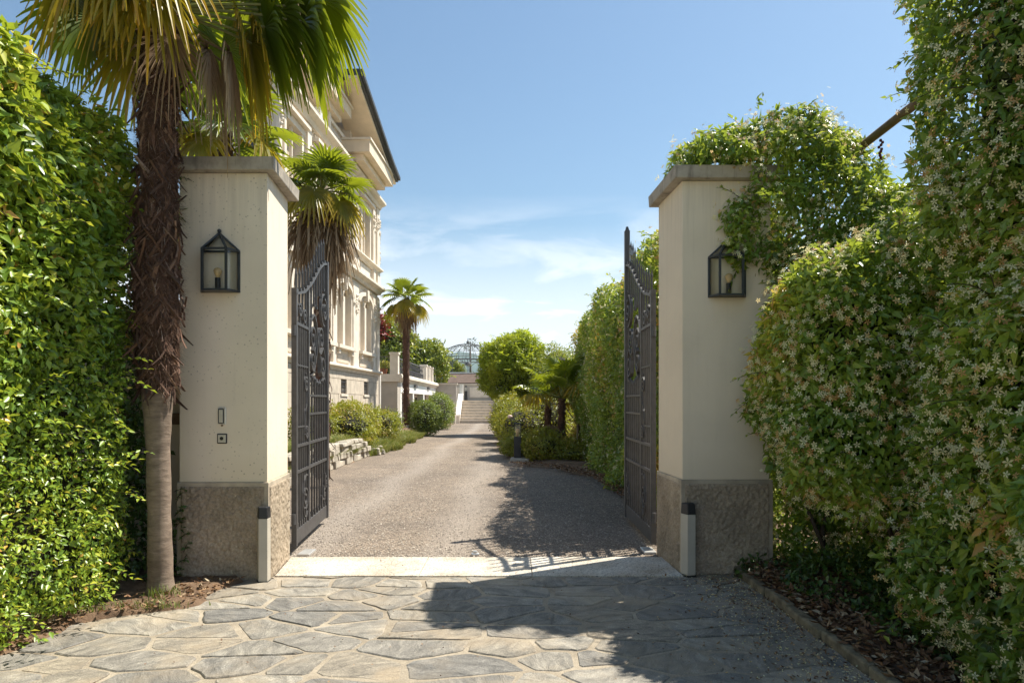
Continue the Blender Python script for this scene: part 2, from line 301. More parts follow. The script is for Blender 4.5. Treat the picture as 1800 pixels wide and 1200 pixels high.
# ------------------------------------------------------------------ mesh helpers
class MB:
    def __init__(s): s.v = []; s.f = []; s.m = []
    def add(s, vs, fs, mi=0):
        o = len(s.v); s.v += [tuple(v) for v in vs]; s.f += [tuple(i + o for i in f) for f in fs]; s.m += [mi] * len(fs); return s
    def box(s, x0, x1, y0, y1, z0, z1, mi=0):
        return s.hexa([(x0, y0), (x1, y0), (x1, y1), (x0, y1)], z0, z1, mi)
    def hexa(s, q, z0, z1, mi=0, q2=None):
        q2 = q2 or q
        vs = [(x, y, z0) for x, y in q] + [(x, y, z1) for x, y in q2]; n = len(q)
        fs = [tuple(range(n - 1, -1, -1)), tuple(range(n, 2 * n))] + [(i, (i + 1) % n, n + (i + 1) % n, n + i) for i in range(n)]
        return s.add(vs, fs, mi)
    def prism_y(s, prof, y0, y1, mi=0):      # prof in (x,z)
        n = len(prof); vs = [(x, y0, z) for x, z in prof] + [(x, y1, z) for x, z in prof]
        fs = [tuple(range(n)), tuple(range(2 * n - 1, n - 1, -1))] + [(i, n + i, n + (i + 1) % n, (i + 1) % n) for i in range(n)]
        return s.add(vs, fs, mi)
    def prism_x(s, prof, x0, x1, mi=0):      # prof in (y,z)
        n = len(prof); vs = [(x0, y, z) for y, z in prof] + [(x1, y, z) for y, z in prof]
        fs = [tuple(range(n - 1, -1, -1)), tuple(range(n, 2 * n))] + [(i, (i + 1) % n, n + (i + 1) % n, n + i) for i in range(n)]
        return s.add(vs, fs, mi)
    def tube(s, pts, rad, n=8, mi=0, caps=True, wob=0):
        pts = [Vector(p) for p in pts]
        if not hasattr(rad, '__len__'): rad = [rad] * len(pts)
        rings = []; o = len(s.v); up = None
        for i, p in enumerate(pts):
            d = (pts[min(i + 1, len(pts) - 1)] - pts[max(i - 1, 0)]).normalized()
            a = up if up is not None else (Vector((0, 0, 1)) if abs(d.z) < .9 else Vector((1, 0, 0)))
            x = (a - d * a.dot(d)); x = x.normalized() if x.length > 1e-6 else d.orthogonal().normalized(); up = x; y = d.cross(x)
            for k in range(n):
                t = 2 * math.pi * k / n; r = rad[i] * (1 + (random.uniform(-wob, wob) if wob else 0))
                s.v.append(tuple(p + x * math.cos(t) * r + y * math.sin(t) * r))
        fs = []
        for i in range(len(pts) - 1):
            for k in range(n): fs.append((o + i * n + k, o + i * n + (k + 1) % n, o + (i + 1) * n + (k + 1) % n, o + (i + 1) * n + k))
        if caps: fs += [tuple(o + k for k in range(n - 1, -1, -1)), tuple(o + (len(pts) - 1) * n + k for k in range(n))]
        s.f += fs; s.m += [mi] * len(fs); return s
    def bar(s, a, b, w, d=None, mi=0):       # rectangular bar
        d = d or w; a = Vector(a); b = Vector(b); t = (b - a).normalized()
        u = Vector((0, 0, 1)) if abs(t.z) < .9 else Vector((0, 1, 0)); x = t.cross(u).normalized(); y = x.cross(t)
        vs = []
        for p in (a, b):
            for sx, sy in ((-1, -1), (1, -1), (1, 1), (-1, 1)): vs.append(p + x * sx * w / 2 + y * sy * d / 2)
        return s.add(vs, [(3, 2, 1, 0), (4, 5, 6, 7), (0, 1, 5, 4), (1, 2, 6, 5), (2, 3, 7, 6), (3, 0, 4, 7)], mi)
    def ribbon(s, pts, w, th, mi=0):          # flat bar curved in the (x,z) plane, w across y
        n = len(pts); vs = []
        for i, (x, z) in enumerate(pts):
            a = pts[max(i - 1, 0)]; b = pts[min(i + 1, n - 1)]; dx, dz = b[0] - a[0], b[1] - a[1]; L = math.hypot(dx, dz) or 1; nx, nz = -dz / L * th / 2, dx / L * th / 2
            vs += [(x + nx, -w / 2, z + nz), (x + nx, w / 2, z + nz), (x - nx, w / 2, z - nz), (x - nx, -w / 2, z - nz)]
        fs = [(0, 1, 2, 3), tuple(4 * (n - 1) + k for k in (3, 2, 1, 0))]
        for i in range(n - 1):
            for k in range(4): fs.append((4 * i + k, 4 * (i + 1) + k, 4 * (i + 1) + (k + 1) % 4, 4 * i + (k + 1) % 4))
        return s.add(vs, fs, mi)
    def ball(s, c, r, nu=10, nv=6, mi=0):
        if not hasattr(r, '__len__'): r = (r, r, r)
        vs = [(c[0], c[1], c[2] - r[2])]; 
        for j in range(1, nv):
            t = math.pi * j / nv
            for k in range(nu): p = 2 * math.pi * k / nu; vs.append((c[0] + r[0] * math.sin(t) * math.cos(p), c[1] + r[1] * math.sin(t) * math.sin(p), c[2] - r[2] * math.cos(t)))
        vs.append((c[0], c[1], c[2] + r[2])); fs = []
        for k in range(nu): fs.append((0, 1 + (k + 1) % nu, 1 + k)); fs.append((len(vs) - 1, 1 + (nv - 2) * nu + k, 1 + (nv - 2) * nu + (k + 1) % nu))
        for j in range(nv - 2):
            for k in range(nu): a = 1 + j * nu; fs.append((a + k, a + (k + 1) % nu, a + nu + (k + 1) % nu, a + nu + k))
        return s.add(vs, fs, mi)
    def mesh(s, name, mats, smooth=False):
        me = bpy.data.meshes.new(name); me.from_pydata(s.v, [], s.f)
        for m in (mats if isinstance(mats, (list, tuple)) else [mats]): me.materials.append(m)
        me.polygons.foreach_set('material_index', s.m)
        if smooth: me.polygons.foreach_set('use_smooth', [True] * len(s.f))
        me.update(); return me
    def build(s, name, mats, parent=None, smooth=False, bev=0):
        return link(name, s.mesh(name, mats, smooth), parent, bev)
def worldloc(o):
    p = Vector((0, 0, 0))
    while o is not None: p = p + o.location; o = o.parent
    return p
def link(name, me, parent=None, bev=0):
    o = bpy.data.objects.new(name, me); col.objects.link(o)
    if parent is not None:
        o.parent = parent
        if parent.get('world'): o.location = -worldloc(parent)     # parts of unrotated things are modelled in world coordinates
    if bev:
        b = o.modifiers.new('bevel', 'BEVEL'); b.width = bev; b.segments = 2; b.limit_method = 'ANGLE'
    return o
def tag(o, label=None, cat=None, group=None, kind=None):
    if label: o['label'] = label
    if cat: o['category'] = cat
    if group: o['group'] = group
    if kind: o['kind'] = kind
    return o
def thing(name, label, cat, loc=(0, 0, 0), rot=0, group=None, world=True):
    o = bpy.data.objects.new(name, None); col.objects.link(o); o.empty_display_size = .2
    o.location = loc; o.rotation_euler = (0, 0, rot); tag(o, label, cat, group)
    if world: o['world'] = 1
    return o
def copy_tree(o, parent=None):
    c = o.copy(); col.objects.link(c); c.parent = parent
    for ch in list(o.children): copy_tree(ch, c)
    return c
def ground_at(px, py): Y = 1.5 * 1200 / (py - 706); return ((px - 900) / 1200 * Y, Y)

# numpy value noise
_tab = rng.random((64, 64, 64)).astype(np.float32)
def vnoise(P):
    i = np.floor(P).astype(np.int64); f = (P - i).astype(np.float32); f = f * f * (3 - 2 * f); i &= 63; j = (i + 1) & 63
    a = lambda x, y, z: _tab[x, y, z]
    x0, y0, z0 = i.T; x1, y1, z1 = j.T; fx, fy, fz = f.T
    c00 = a(x0, y0, z0) * (1 - fx) + a(x1, y0, z0) * fx; c10 = a(x0, y1, z0) * (1 - fx) + a(x1, y1, z0) * fx
    c01 = a(x0, y0, z1) * (1 - fx) + a(x1, y0, z1) * fx; c11 = a(x0, y1, z1) * (1 - fx) + a(x1, y1, z1) * fx
    return (c00 * (1 - fy) + c10 * fy) * (1 - fz) + (c01 * (1 - fy) + c11 * fy) * fz - .5
def nrm(a): return a / np.maximum(np.linalg.norm(a, axis=1, keepdims=True), 1e-9)
def sd(prims, P, amp=0, freq=1.5):
    d = None
    for k, c, h, r in prims:
        q = P - np.array(c)
        if k == 'b':
            a = np.abs(q) - (np.array(h) - r); e = np.linalg.norm(np.maximum(a, 0), axis=1) + np.minimum(a.max(axis=1), 0) - r
        else:
            h = np.array(h); k0 = np.linalg.norm(q / h, axis=1); k1 = np.linalg.norm(q / h ** 2, axis=1); e = k0 * (k0 - 1) / np.maximum(k1, 1e-6)
        if d is None: d = e
        else:
            kk = .15; hh = np.clip(.5 + .5 * (d - e) / kk, 0, 1); d = d * (1 - hh) + e * hh - kk * hh * (1 - hh)
    if amp: d = d + amp * 2 * vnoise(P * freq) + amp * vnoise(P * freq * 2.7 + 9)
    return d
def shell(prims, n, depth=.3, amp=.12, freq=1.6, gap=.5, gapf=4.0, seed=0, lim=None, falloff=1.6, front=None):
    g = np.random.default_rng(seed); full = n; n = int(n * (1.9 if front is not None else 1))
    lo = np.min([np.array(c) - np.array(h) for _, c, h, _ in prims], axis=0) - amp * 1.5
    hi = np.max([np.array(c) + np.array(h) for _, c, h, _ in prims], axis=0) + amp * 1.5
    lo[2] = max(lo[2], .02)
    out = []; tot = 0; it = 0
    while tot < n and it < 80:
        it += 1
        P = lo + g.random((200000, 3)) * (hi - lo)
        if lim is not None: P = P[lim(P)]
        d = sd(prims, P, amp, freq); s = (d < 0) & (d > -depth); P = P[s]; d = d[s]
        pr = np.exp(d / depth * falloff)
        if gap: pr = pr * np.clip(1 - gap + gap * 2.4 * (vnoise(P * gapf + 31) + .5) , 0, 1)
        P = P[g.random(len(P)) < pr]; out.append(P); tot += len(P)
    P = np.concatenate(out)[:n]; e = .03; G = np.zeros_like(P); d0 = sd(prims, P, amp, freq)
    for k in range(3): Q = P.copy(); Q[:, k] += e; G[:, k] = sd(prims, Q, amp, freq) - d0
    G = nrm(G)
    if front is not None:         # fewer leaves on the far side, which nobody can see from the gateway
        s = ((nrm(np.array([[0, 0, 2.2]]) - P) * G).sum(1) > front) | (g.random(len(P)) < .08); P, G, d0 = P[s][:full], G[s][:full], d0[s][:full]
    return P, G, d0
def arr_mesh(name, V, F, mats, rnd=None, parent=None, smooth=False):
    me = bpy.data.meshes.new(name); nv, nf, k = len(V), len(F), F.shape[1]
    me.vertices.add(nv); me.vertices.foreach_set('co', np.ascontiguousarray(V, np.float32).ravel())
    me.loops.add(nf * k); me.loops.foreach_set('vertex_index', np.ascontiguousarray(F, np.int32).ravel())
    me.polygons.add(nf); me.polygons.foreach_set('loop_start', np.arange(0, nf * k, k, dtype=np.int32))
    me.update(calc_edges=True)
    for m in (mats if isinstance(mats, (list, tuple)) else [mats]): me.materials.append(m)
    if rnd is not None:
        a = me.attributes.new('rnd', 'FLOAT', 'POINT'); a.data.foreach_set('value', np.ascontiguousarray(rnd, np.float32))
    if smooth: me.polygons.foreach_set('use_smooth', np.ones(nf, bool))
    return link(name, me, parent)
def leaf_arrays(P, D, N, L, W, rnd, fold=.18, curl=.25):
    D = nrm(D); N = nrm(N - D * (N * D).sum(1, keepdims=True)); S = np.cross(D, N); L = L[:, None]; W = W[:, None]; n = len(P)
    V = np.stack([P, P + D * L * .5 - N * W * fold - N * L * .03, P + D * L * .97 - N * L * curl, P + D * L * .42 + S * W * .5 + N * W * fold * .5, P + D * L * .42 - S * W * .5 + N * W * fold * .5], 1).reshape(-1, 3)
    o = (np.arange(n) * 5)[:, None, None]; F = (np.array([[0, 1, 3], [3, 1, 2], [0, 4, 1], [1, 4, 2]])[None] + o).reshape(-1, 3)
    return V, F, np.repeat(rnd, 5)
def leaves(name, P, G, size, asp, m, parent, seed=0, up=.5, jit=.7, droop=.35, curl=.25, stuff=True, outw=.5, rnd=None):
    g = np.random.default_rng(seed + 100); n = len(P)
    N = nrm(G * .7 + np.array([0, 0, up]) + g.normal(size=(n, 3)) * jit * .6)
    D = nrm(g.normal(size=(n, 3)) + G * outw - np.array([0, 0, droop]))
    L = size * (.55 + .75 * g.random(n)) if not hasattr(size, '__len__') else size * (.65 + .7 * g.random(n)); W = L * asp * (.85 + .3 * g.random(n))
    r = g.random(n) if rnd is None else np.clip(rnd + g.normal(size=n) * .12, 0, 1)
    V, F, a = leaf_arrays(P, D, N, L, W, r, curl=curl); o = arr_mesh(name, V, F, m, a, parent)
    if stuff: o['kind'] = 'stuff'
    return o
def core(prims, sh, parent, name='dark_core'):  # solid dark blocks added inside the foliage to stop light passing through
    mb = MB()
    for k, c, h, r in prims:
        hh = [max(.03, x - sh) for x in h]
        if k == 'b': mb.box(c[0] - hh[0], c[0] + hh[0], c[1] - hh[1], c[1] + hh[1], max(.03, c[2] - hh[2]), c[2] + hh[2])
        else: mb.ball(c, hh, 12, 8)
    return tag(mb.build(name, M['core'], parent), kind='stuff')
def star_flowers(name, C, G, r, m, parent, seed, brown=.3):
    g = np.random.default_rng(seed); n = len(C); N = nrm(G + g.normal(size=(n, 3)) * .5); A = nrm(np.cross(N, g.normal(size=(n, 3)))); B = np.cross(N, A)
    rr = r * (.75 + .5 * g.random(n)); br = g.random(n); rnd = np.where(br < brown, .35 * g.random(n), .4 + .6 * g.random(n)); V = []; 
    for k in range(5):
        t = 2 * math.pi * k / 5; d = A * math.cos(t) + B * math.sin(t); s = np.cross(N, d); R1 = rr[:, None]
        V += [C, C + d * R1 * .62 + s * R1 * .30 + N * R1 * .1, C + d * R1 + s * R1 * .12 - N * R1 * .05, C + d * R1 * .55 - s * R1 * .16 + N * R1 * .1]
    V = np.stack(V, 1).reshape(-1, 3); F = (np.array([[4 * k, 4 * k + 1, 4 * k + 2, 4 * k + 3] for k in range(5)])[None] + (np.arange(n) * 20)[:, None, None]).reshape(-1, 4)
    return tag(arr_mesh(name, V, F, m, np.repeat(rnd, 20), parent), kind='stuff')
def shoots(name, P, G, length, nl, size, asp, lm, parent, seed, dirbias=(0, 0, .5)):
    """leafy sprays that stick out of a hedge: thin stem with paired leaves"""
    g = np.random.default_rng(seed); LP = []; LD = []; LN = []; mb = MB()
    for p, q in zip(P, G):
        d = q * .8 + np.array(dirbias) + g.normal(size=3) * .35; d /= np.linalg.norm(d); ln = length * g.uniform(.5, 1.2); pts = []
        for i in range(5): t = i / 4; pts.append(p + d * ln * t + np.array([0, 0, -.35]) * ln * t * t)
        mb.tube(pts, [.003, .003, .0025, .002, .001], 4, caps=False)
        for i in range(nl):
            t = .15 + .85 * i / nl; b = p + d * ln * t + np.array([0, 0, -.35]) * ln * t * t; sdv = np.cross(d, [0, 0, 1.0]) * (1 if i % 2 else -1)
            LP.append(b); LD.append(sdv + d * .6 + g.normal(size=3) * .3 - np.array([0, 0, .15])); LN.append(np.array([0, 0, 1.0]) + g.normal(size=3) * .4)
    LP = np.array(LP); LD = np.array(LD); LN = np.array(LN); n = len(LP); L = size * (.6 + .6 * g.random(n))
    V, F, a = leaf_arrays(LP, LD, LN, L, L * asp, .35 + .6 * g.random(n) ** 1.3); o = arr_mesh(name, V, F, lm, a, parent); o['kind'] = 'stuff'
    tag(mb.build('shoot_stems', M['twig'], parent), kind='stuff')

# ------------------------------------------------------------------ ground, drive, paving
def sheet(name, poly, z, m, nsub=0):
    mb = MB(); mb.add([(x, y, z) for x, y in poly], [tuple(range(len(poly)))]); return tag(mb.build(name, m), kind='structure')
sheet('ground', [(-6000, -300), (6000, -300), (6000, 6000), (-6000, 6000)], -.03, M['ground'])
sheet('gravel_drive', [(-6.2, 6.3), (3.2, 6.3), (3.2, 60), (-6.2, 60)], 0, M['gravel'])
M['road'] = simple('pale_bounce_road', (.37, .325, .265), .95, .12, 3, 0, .3, 60)  # unseen road behind the camera, added pale to bounce warm light forward
sheet('road', [(-40, -9), (40, -9), (40, .8), (-40, .8)], -.006, M['road'])
sheet('garden_soil', [(-40, .8), (40, .8), (40, 9.8), (-40, 9.8)], -.02, M['soil'])
pav = sheet('paving', [(-3.6, .8), (2.05, .8), (2.05, 5.84), (-3.6, 5.84)], .009, M['mortar'])

def clip(poly, a, b, c):          # keep a*x+b*y<=c
    out = []
    for i in range(len(poly)):
        p, q = poly[i], poly[(i + 1) % len(poly)]; dp = a * p[0] + b * p[1] - c; dq = a * q[0] + b * q[1] - c
        if dp <= 0: out.append(p)
        if (dp < 0 < dq) or (dq < 0 < dp): t = dp / (dp - dq); out.append((p[0] + (q[0] - p[0]) * t, p[1] + (q[1] - p[1]) * t))
    return out
def cells(x0, x1, y0, y1, sx, sy, joint, seed, jx=.36, stretch=1.0):
    r = random.Random(seed); seeds = []; j = 0; y = y0 - sy
    while y < y1 + sy:
        x = x0 - sx + (j % 2) * sx * .5
        while x < x1 + sx: seeds.append((x + r.uniform(-jx, jx) * sx, y + r.uniform(-.34, .34) * sy, r.uniform(-.02, .02))); x += sx * r.uniform(.72, 1.3)
        y += sy; j += 1
    res = []; k = sx / sy * stretch
    for i, s in enumerate(seeds):
        poly = [(x0, y0), (x1, y0), (x1, y1), (x0, y1)]
        near = sorted(seeds, key=lambda t: (t[0] - s[0]) ** 2 + ((t[1] - s[1]) * k) ** 2)[1:16]
        for t in near:
            a, b = t[0] - s[0], (t[1] - s[1]) * k * k; L = math.hypot(a, b)
            if L < 1e-6: continue
            mx, my = (s[0] + t[0]) / 2, (s[1] + t[1]) / 2
            poly = clip(poly, a / L, b / L, (a * mx + b * my) / L - joint * r.uniform(.3, .75))
            if len(poly) < 3: break
        if len(poly) >= 3:
            ar = abs(sum(poly[m][0] * poly[(m + 1) % len(poly)][1] - poly[(m + 1) % len(poly)][0] * poly[m][1] for m in range(len(poly)))) / 2
            if ar > .008: res.append(poly)
    return res
def rough_poly(poly, step, amp, r, rnd=.18):
    # chaikin-rounded corners, then a jagged edge
    q = []
    for i in range(len(poly)):
        p, n_ = poly[i], poly[(i + 1) % len(poly)]
        q += [(p[0] + (n_[0] - p[0]) * rnd, p[1] + (n_[1] - p[1]) * rnd), (p[0] + (n_[0] - p[0]) * (1 - rnd), p[1] + (n_[1] - p[1]) * (1 - rnd))]
    out = []
    for i in range(len(q)):
        p, n_ = q[i], q[(i + 1) % len(q)]; L = math.hypot(n_[0] - p[0], n_[1] - p[1]); k = max(1, int(L / step))
        for j in range(k): t = j / k; out.append((p[0] + (n_[0] - p[0]) * t + r.uniform(-amp, amp), p[1] + (n_[1] - p[1]) * t + r.uniform(-amp, amp)))
    return out
rs = random.Random(5)
for poly in cells(-3.5, 1.93, 1.9, 5.80, .44, .285, .030, 31, .48):
    c = (sum(p[0] for p in poly) / len(poly), sum(p[1] for p in poly) / len(poly))
    if c[1] > 4.75 and c[0] < -2.5: continue
    ring = rough_poly(poly, .07, .008, rs, .10); n = len(ring); z = .016 + rs.uniform(-.004, .004); tx, ty = rs.uniform(-.01, .01), rs.uniform(-.01, .01)
    zt = lambda p: z + (p[0] - c[0]) * tx + (p[1] - c[1]) * ty
    inn = [(c[0] + (p[0] - c[0]) * .965, c[1] + (p[1] - c[1]) * .965) for p in ring]; mb = MB()
    vs = [(p[0] - c[0], p[1] - c[1], -.01) for p in ring] + [(p[0] - c[0], p[1] - c[1], zt(p) - .007) for p in ring] + [(p[0] - c[0], p[1] - c[1], zt(p)) for p in inn]
    fs = [(i, (i + 1) % n, n + (i + 1) % n, n + i) for i in range(n)] + [(n + i, n + (i + 1) % n, 2 * n + (i + 1) % n, 2 * n + i) for i in range(n)] + [tuple(range(2 * n, 3 * n))]
    mb.add(vs, fs); o = mb.build('stone', M['flag'], pav); o.location = (c[0], c[1], 0)

th = thing('threshold', 'pale granite strip across the gateway between the two gate pillars', 'threshold', (-.3, 6.15, 0))
th['kind'] = 'structure'
del th['label'], th['category']
for x0, x1 in ((-2.06, -.80), (-.795, .17), (.175, 1.46)):
    MB().hexa([(x0 - (.0 if x0 > -2 else -.04), 5.815), (x1, 5.815), (x1 - (.03 if x1 > 1.4 else 0), 6.52), (x0 - (.05 if x0 < -2 else 0), 6.52)], -.01, .022 + rs.uniform(-.002, .002)).build('granite_slab', M['granite'], th, bev=.006)

# planting beds: soil mounds
def bed(name, left, right, y0, y1, h=.07, ny=60, nx=14, m='soil', seed=3, steep=5):
    ys = np.linspace(y0, y1, ny); P = []; g = np.random.default_rng(seed)
    for y in ys:
        a, b = left(y), right(y)
        for i in range(nx): t = i / (nx - 1); P.append((a + (b - a) * t, y, -.015 + h * min(1, steep * min(t, 1 - t)) ))
    P = np.array(P); P[:, 2] += vnoise(P * np.array([5, 5, 1.])) * .05 + vnoise(P * np.array([16, 16, 1.])) * .018 
    F = np.array([[j * nx + i, j * nx + i + 1, (j + 1) * nx + i + 1, (j + 1) * nx + i] for j in range(ny - 1) for i in range(nx - 1)])
    return tag(arr_mesh(name, P, F, M[m], smooth=True), kind='structure')
def interp(pts):
    ys = [p[0] for p in pts]; xs = [p[1] for p in pts]; return lambda y: float(np.interp(y, ys, xs))
left_soil_edge = interp([(0, -2.85), (3.9, -2.92), (4.55, -2.92), (4.72, -2.72), (4.86, -2.42), (5.0, -2.30), (5.35, -2.24), (5.6, -2.18), (5.75, -2.3)])
bed('soil_bed_by_palm', lambda y: -4.6, lambda y: left_soil_edge(y) + .04 * math.sin(y * 9), 1.0, 5.95, .062, 110, 60, steep=30)
bed('soil_bed_by_jasmine', lambda y: 2.02, lambda y: 5.5, 1.0, 7.2, .10, 60, 30, seed=4)
right_edge = interp([(6.9, 1.75), (11, 1.72), (13, 1.6), (15.2, .75), (15.8, .05), (17, -.05), (21, -.55), (30, -.95), (48, -1.1)])
bed('soil_bed_along_drive', lambda y: right_edge(y) + .07 * math.sin(y * 3), lambda y: 6, 6.8, 47.5, .10, 200, 24, seed=5)
def lawn_h(y): return float(np.interp(y, [10, 18.2, 19.6, 24, 47], [.44, .44, .16, .12, .12]))
def lawn_edge(y): return float(np.interp(y, [10, 18.6, 19.6, 21.0, 23, 27, 31, 47], [-3.97, -3.97, -3.86, -3.62, -3.66, -3.85, -3.95, -3.95])) + .05 * math.sin(y * 2.3)
def lawn_z(x, y): return lawn_h(y) * min(1, max(0, (lawn_edge(y) - x) / .35))
ys = np.linspace(10.2, 47.6, 150); xo = np.array([0, .05, .12, .2, .35, .6, 1, 1.5, 2.5, 4, 7, 10]); P = np.array([(lawn_edge(y) - d, y, lawn_z(lawn_edge(y) - d, y) - .012) for y in ys for d in xo])
P[:, 2] += vnoise(P * np.array([5, 5, 1.])) * .04; nx = len(xo)
tag(arr_mesh('lawn_bed', P, np.array([[j * nx + i, j * nx + i + 1, (j + 1) * nx + i + 1, (j + 1) * nx + i][::-1] for j in range(149) for i in range(nx - 1)]), M['soil'], smooth=True), kind='structure')

# kerb of small stones on the right
kb = thing('kerb', '', '', (1.97, 4, 0)); kb['kind'] = 'structure'
for k in ('label', 'category'):
    if k in kb: del kb[k]
y = 1.3
while y < 5.95:
    L = rs.uniform(.38, .62); q = [(1.925 + rs.uniform(-.01, .01), y), (2.0 + rs.uniform(-.01, .015), y), (2.0 + rs.uniform(-.01, .015), y + L - .012), (1.925 + rs.uniform(-.01, .01), y + L - .012)]
    MB().hexa(q, -.02, .075 + rs.uniform(-.012, .012)).build('kerb_stone', M['kerb'], kb, bev=.014); y += L
# gravel pebbles lying loose on the drive
n = 30000; g = np.random.default_rng(21)
Y = 6.55 + (g.random(n) ** 1.5) * 15; X = -3.0 + 5.2 * g.random(n); k = (X > -3.9) & (X < 2.0); X = X[k]; Y = Y[k]; n = len(X)
sz = .006 + .008 * g.random(n) ** 2; base = np.array([[1, 0, 0], [0, 1, 0], [-1, 0, 0], [0, -1, 0], [0, 0, .7], [0, 0, -.5]], float)
V = base[None] * (sz[:, None, None]) * (.7 + .6 * g.random((n, 6, 1))); a = g.random(n) * 6.28; ca, sa = np.cos(a)[:, None], np.sin(a)[:, None]
V = np.stack([V[..., 0] * ca - V[..., 1] * sa, V[..., 0] * sa + V[..., 1] * ca, V[..., 2]], -1) + np.stack([X, Y, np.full(n, .003)], -1)[:, None]
F = (np.array([[0, 1, 4], [1, 2, 4], [2, 3, 4], [3, 0, 4]])[None] + (np.arange(n) * 6)[:, None, None]).reshape(-1, 3)
tag(arr_mesh('loose_gravel', V.reshape(-1, 3), F, M['pebble'], np.repeat(g.random(n), 6)), kind='stuff')
def litter(name, X, Y, Z, size, seed, m='litter'):
    g = np.random.default_rng(seed); n = len(X); P = np.stack([X, Y, Z], -1); D = g.normal(size=(n, 3)) * np.array([1, 1, .25]); N = np.array([0, 0, 1.]) + g.normal(size=(n, 3)) * .4
    L = size * (.5 + g.random(n)); V, F, a = leaf_arrays(P, D, N, L, L * .5, g.random(n), curl=-.15); return tag(arr_mesh(name, V, F, M[m], a), kind='stuff')
g = np.random.default_rng(8); n = 5200
X = 1.98 + np.abs(g.normal(size=n)) * .42; Y = 1.5 + g.random(n) * 4.6; litter('fallen_leaves_by_jasmine', X, Y, np.where(X < 2.03, .08, .095 + .02 * g.random(n)), .05, 1)
n = 260; X = -2.2 + 4.1 * g.random(n); Y = 3.2 + 3.2 * g.random(n); litter('crumbs_on_paving', X, Y, np.full(n, .026), .016, 9)
n = 1500; X = 1.93 - np.abs(g.normal(size=n)) * .30; Y = 2.6 + 3.3 * g.random(n); litter('fallen_petals', X, Y, np.full(n, .024), .015, 10, 'flower')
n = 900; X = 1.95 - np.abs(g.normal(size=n)) * .35; Y = 1.8 + g.random(n) * 4.0; litter('fallen_leaves_on_paving', X, Y, np.full(n, .021), .026, 2)
n = 1500; Y = 2 + g.random(n) * 3.6; X = np.array([left_soil_edge(y) for y in Y]) - np.abs(g.normal(size=n)) * .3; litter('fallen_leaves_by_palm', X, Y, .055 + .02 * g.random(n), .035, 3)
n = 2500; Y = 7 + g.random(n) * 9; X = np.array([right_edge(y) for y in Y]) + np.abs(g.normal(size=n)) * .3 - .1; litter('fallen_leaves_by_drive', X, Y, .09 + .02 * g.random(n), .05, 4)
def grass(name, X, Y, Z, h, w, seed, lean=.5, m='grass', rlo=0, rhi=1):
    g = np.random.default_rng(seed); n = len(X); a = g.random(n) * 6.28; hh = h * (.5 + .8 * g.random(n)); d = np.stack([np.cos(a), np.sin(a)], -1); s = np.stack([-d[:, 1], d[:, 0]], -1) * w / 2; le = lean * hh * (.3 + g.random(n))
    B = np.stack([X, Y], -1); z = np.zeros(n)
    V = np.stack([np.c_[B + s, Z], np.c_[B - s, Z], np.c_[B + d * le[:, None] * .35 - s * .8, Z + hh * .6], np.c_[B + d * le[:, None] * .35 + s * .8, Z + hh * .6], np.c_[B + d * le[:, None], Z + hh * .9]], 1).reshape(-1, 3)
    o = (np.arange(n) * 5)[:, None, None]; F = (np.array([[0, 1, 2], [0, 2, 3], [3, 2, 4]])[None] + o).reshape(-1, 3)
    return tag(arr_mesh(name, V, F, M[m], np.repeat(rlo + (rhi - rlo) * g.random(n), 5)), kind='stuff')

# ------------------------------------------------------------------ far hill
xs = np.linspace(-5200, 5200, 120); V = []; F = []
for j, (yy, k) in enumerate(((3300, 0), (3700, .55), (4000, 1.0), (4500, .8), (5200, .0))):
    for x in xs:
        c = math.exp(-((x + 260) / 330) ** 2) * 200 + math.exp(-((x + 1500) / 900) ** 2) * 260 + 40 * math.exp(-((x - 900) / 700) ** 2)
        V.append((x, yy, -10 + k * (c + 75 + 22 * math.sin(x / 140) + 10 * math.sin(x / 47 + 1))))
for j in range(4):
    for i in range(119): a = j * 120 + i; F.append((a, a + 1, a + 121, a + 120))
tag(arr_mesh('hill', np.array(V), np.array(F), M['hill'], smooth=True), kind='structure')

# ------------------------------------------------------------------ gate pillars
def rough_panel(mb, a, b, z0, z1, nrm_, nx, nz, amp, seed):
    # a, b: ground corners; displaced roughcast face with a smooth margin
    P = []; a = Vector((*a, 0)); b = Vector((*b, 0))
    for j in range(nz + 1):
        for i in range(nx + 1):
            u, w = i / nx, j / nz; p = a.lerp(b, u); P.append((p.x, p.y, z0 + (z1 - z0) * w))
    P = np.array(P); d = vnoise(P * 42 + seed) + .8 * vnoise(P * 95 + seed) + .35 * vnoise(P * 15)
    for idx in range(len(P)):
        i, j = idx % (nx + 1), idx // (nx + 1)
        k = 0 if i in (0, nx) or j in (0, nz) else 1
        P[idx] += np.array([*nrm_, 0]) * (.006 + amp * max(-.5, d[idx])) * k
    o = len(mb.v); mb.v += [tuple(p) for p in P]
    for j in range(nz):
        for i in range(nx): q = o + j * (nx + 1) + i; mb.f.append((q, q + 1, q + nx + 2, q + nx + 1)); mb.m.append(0)
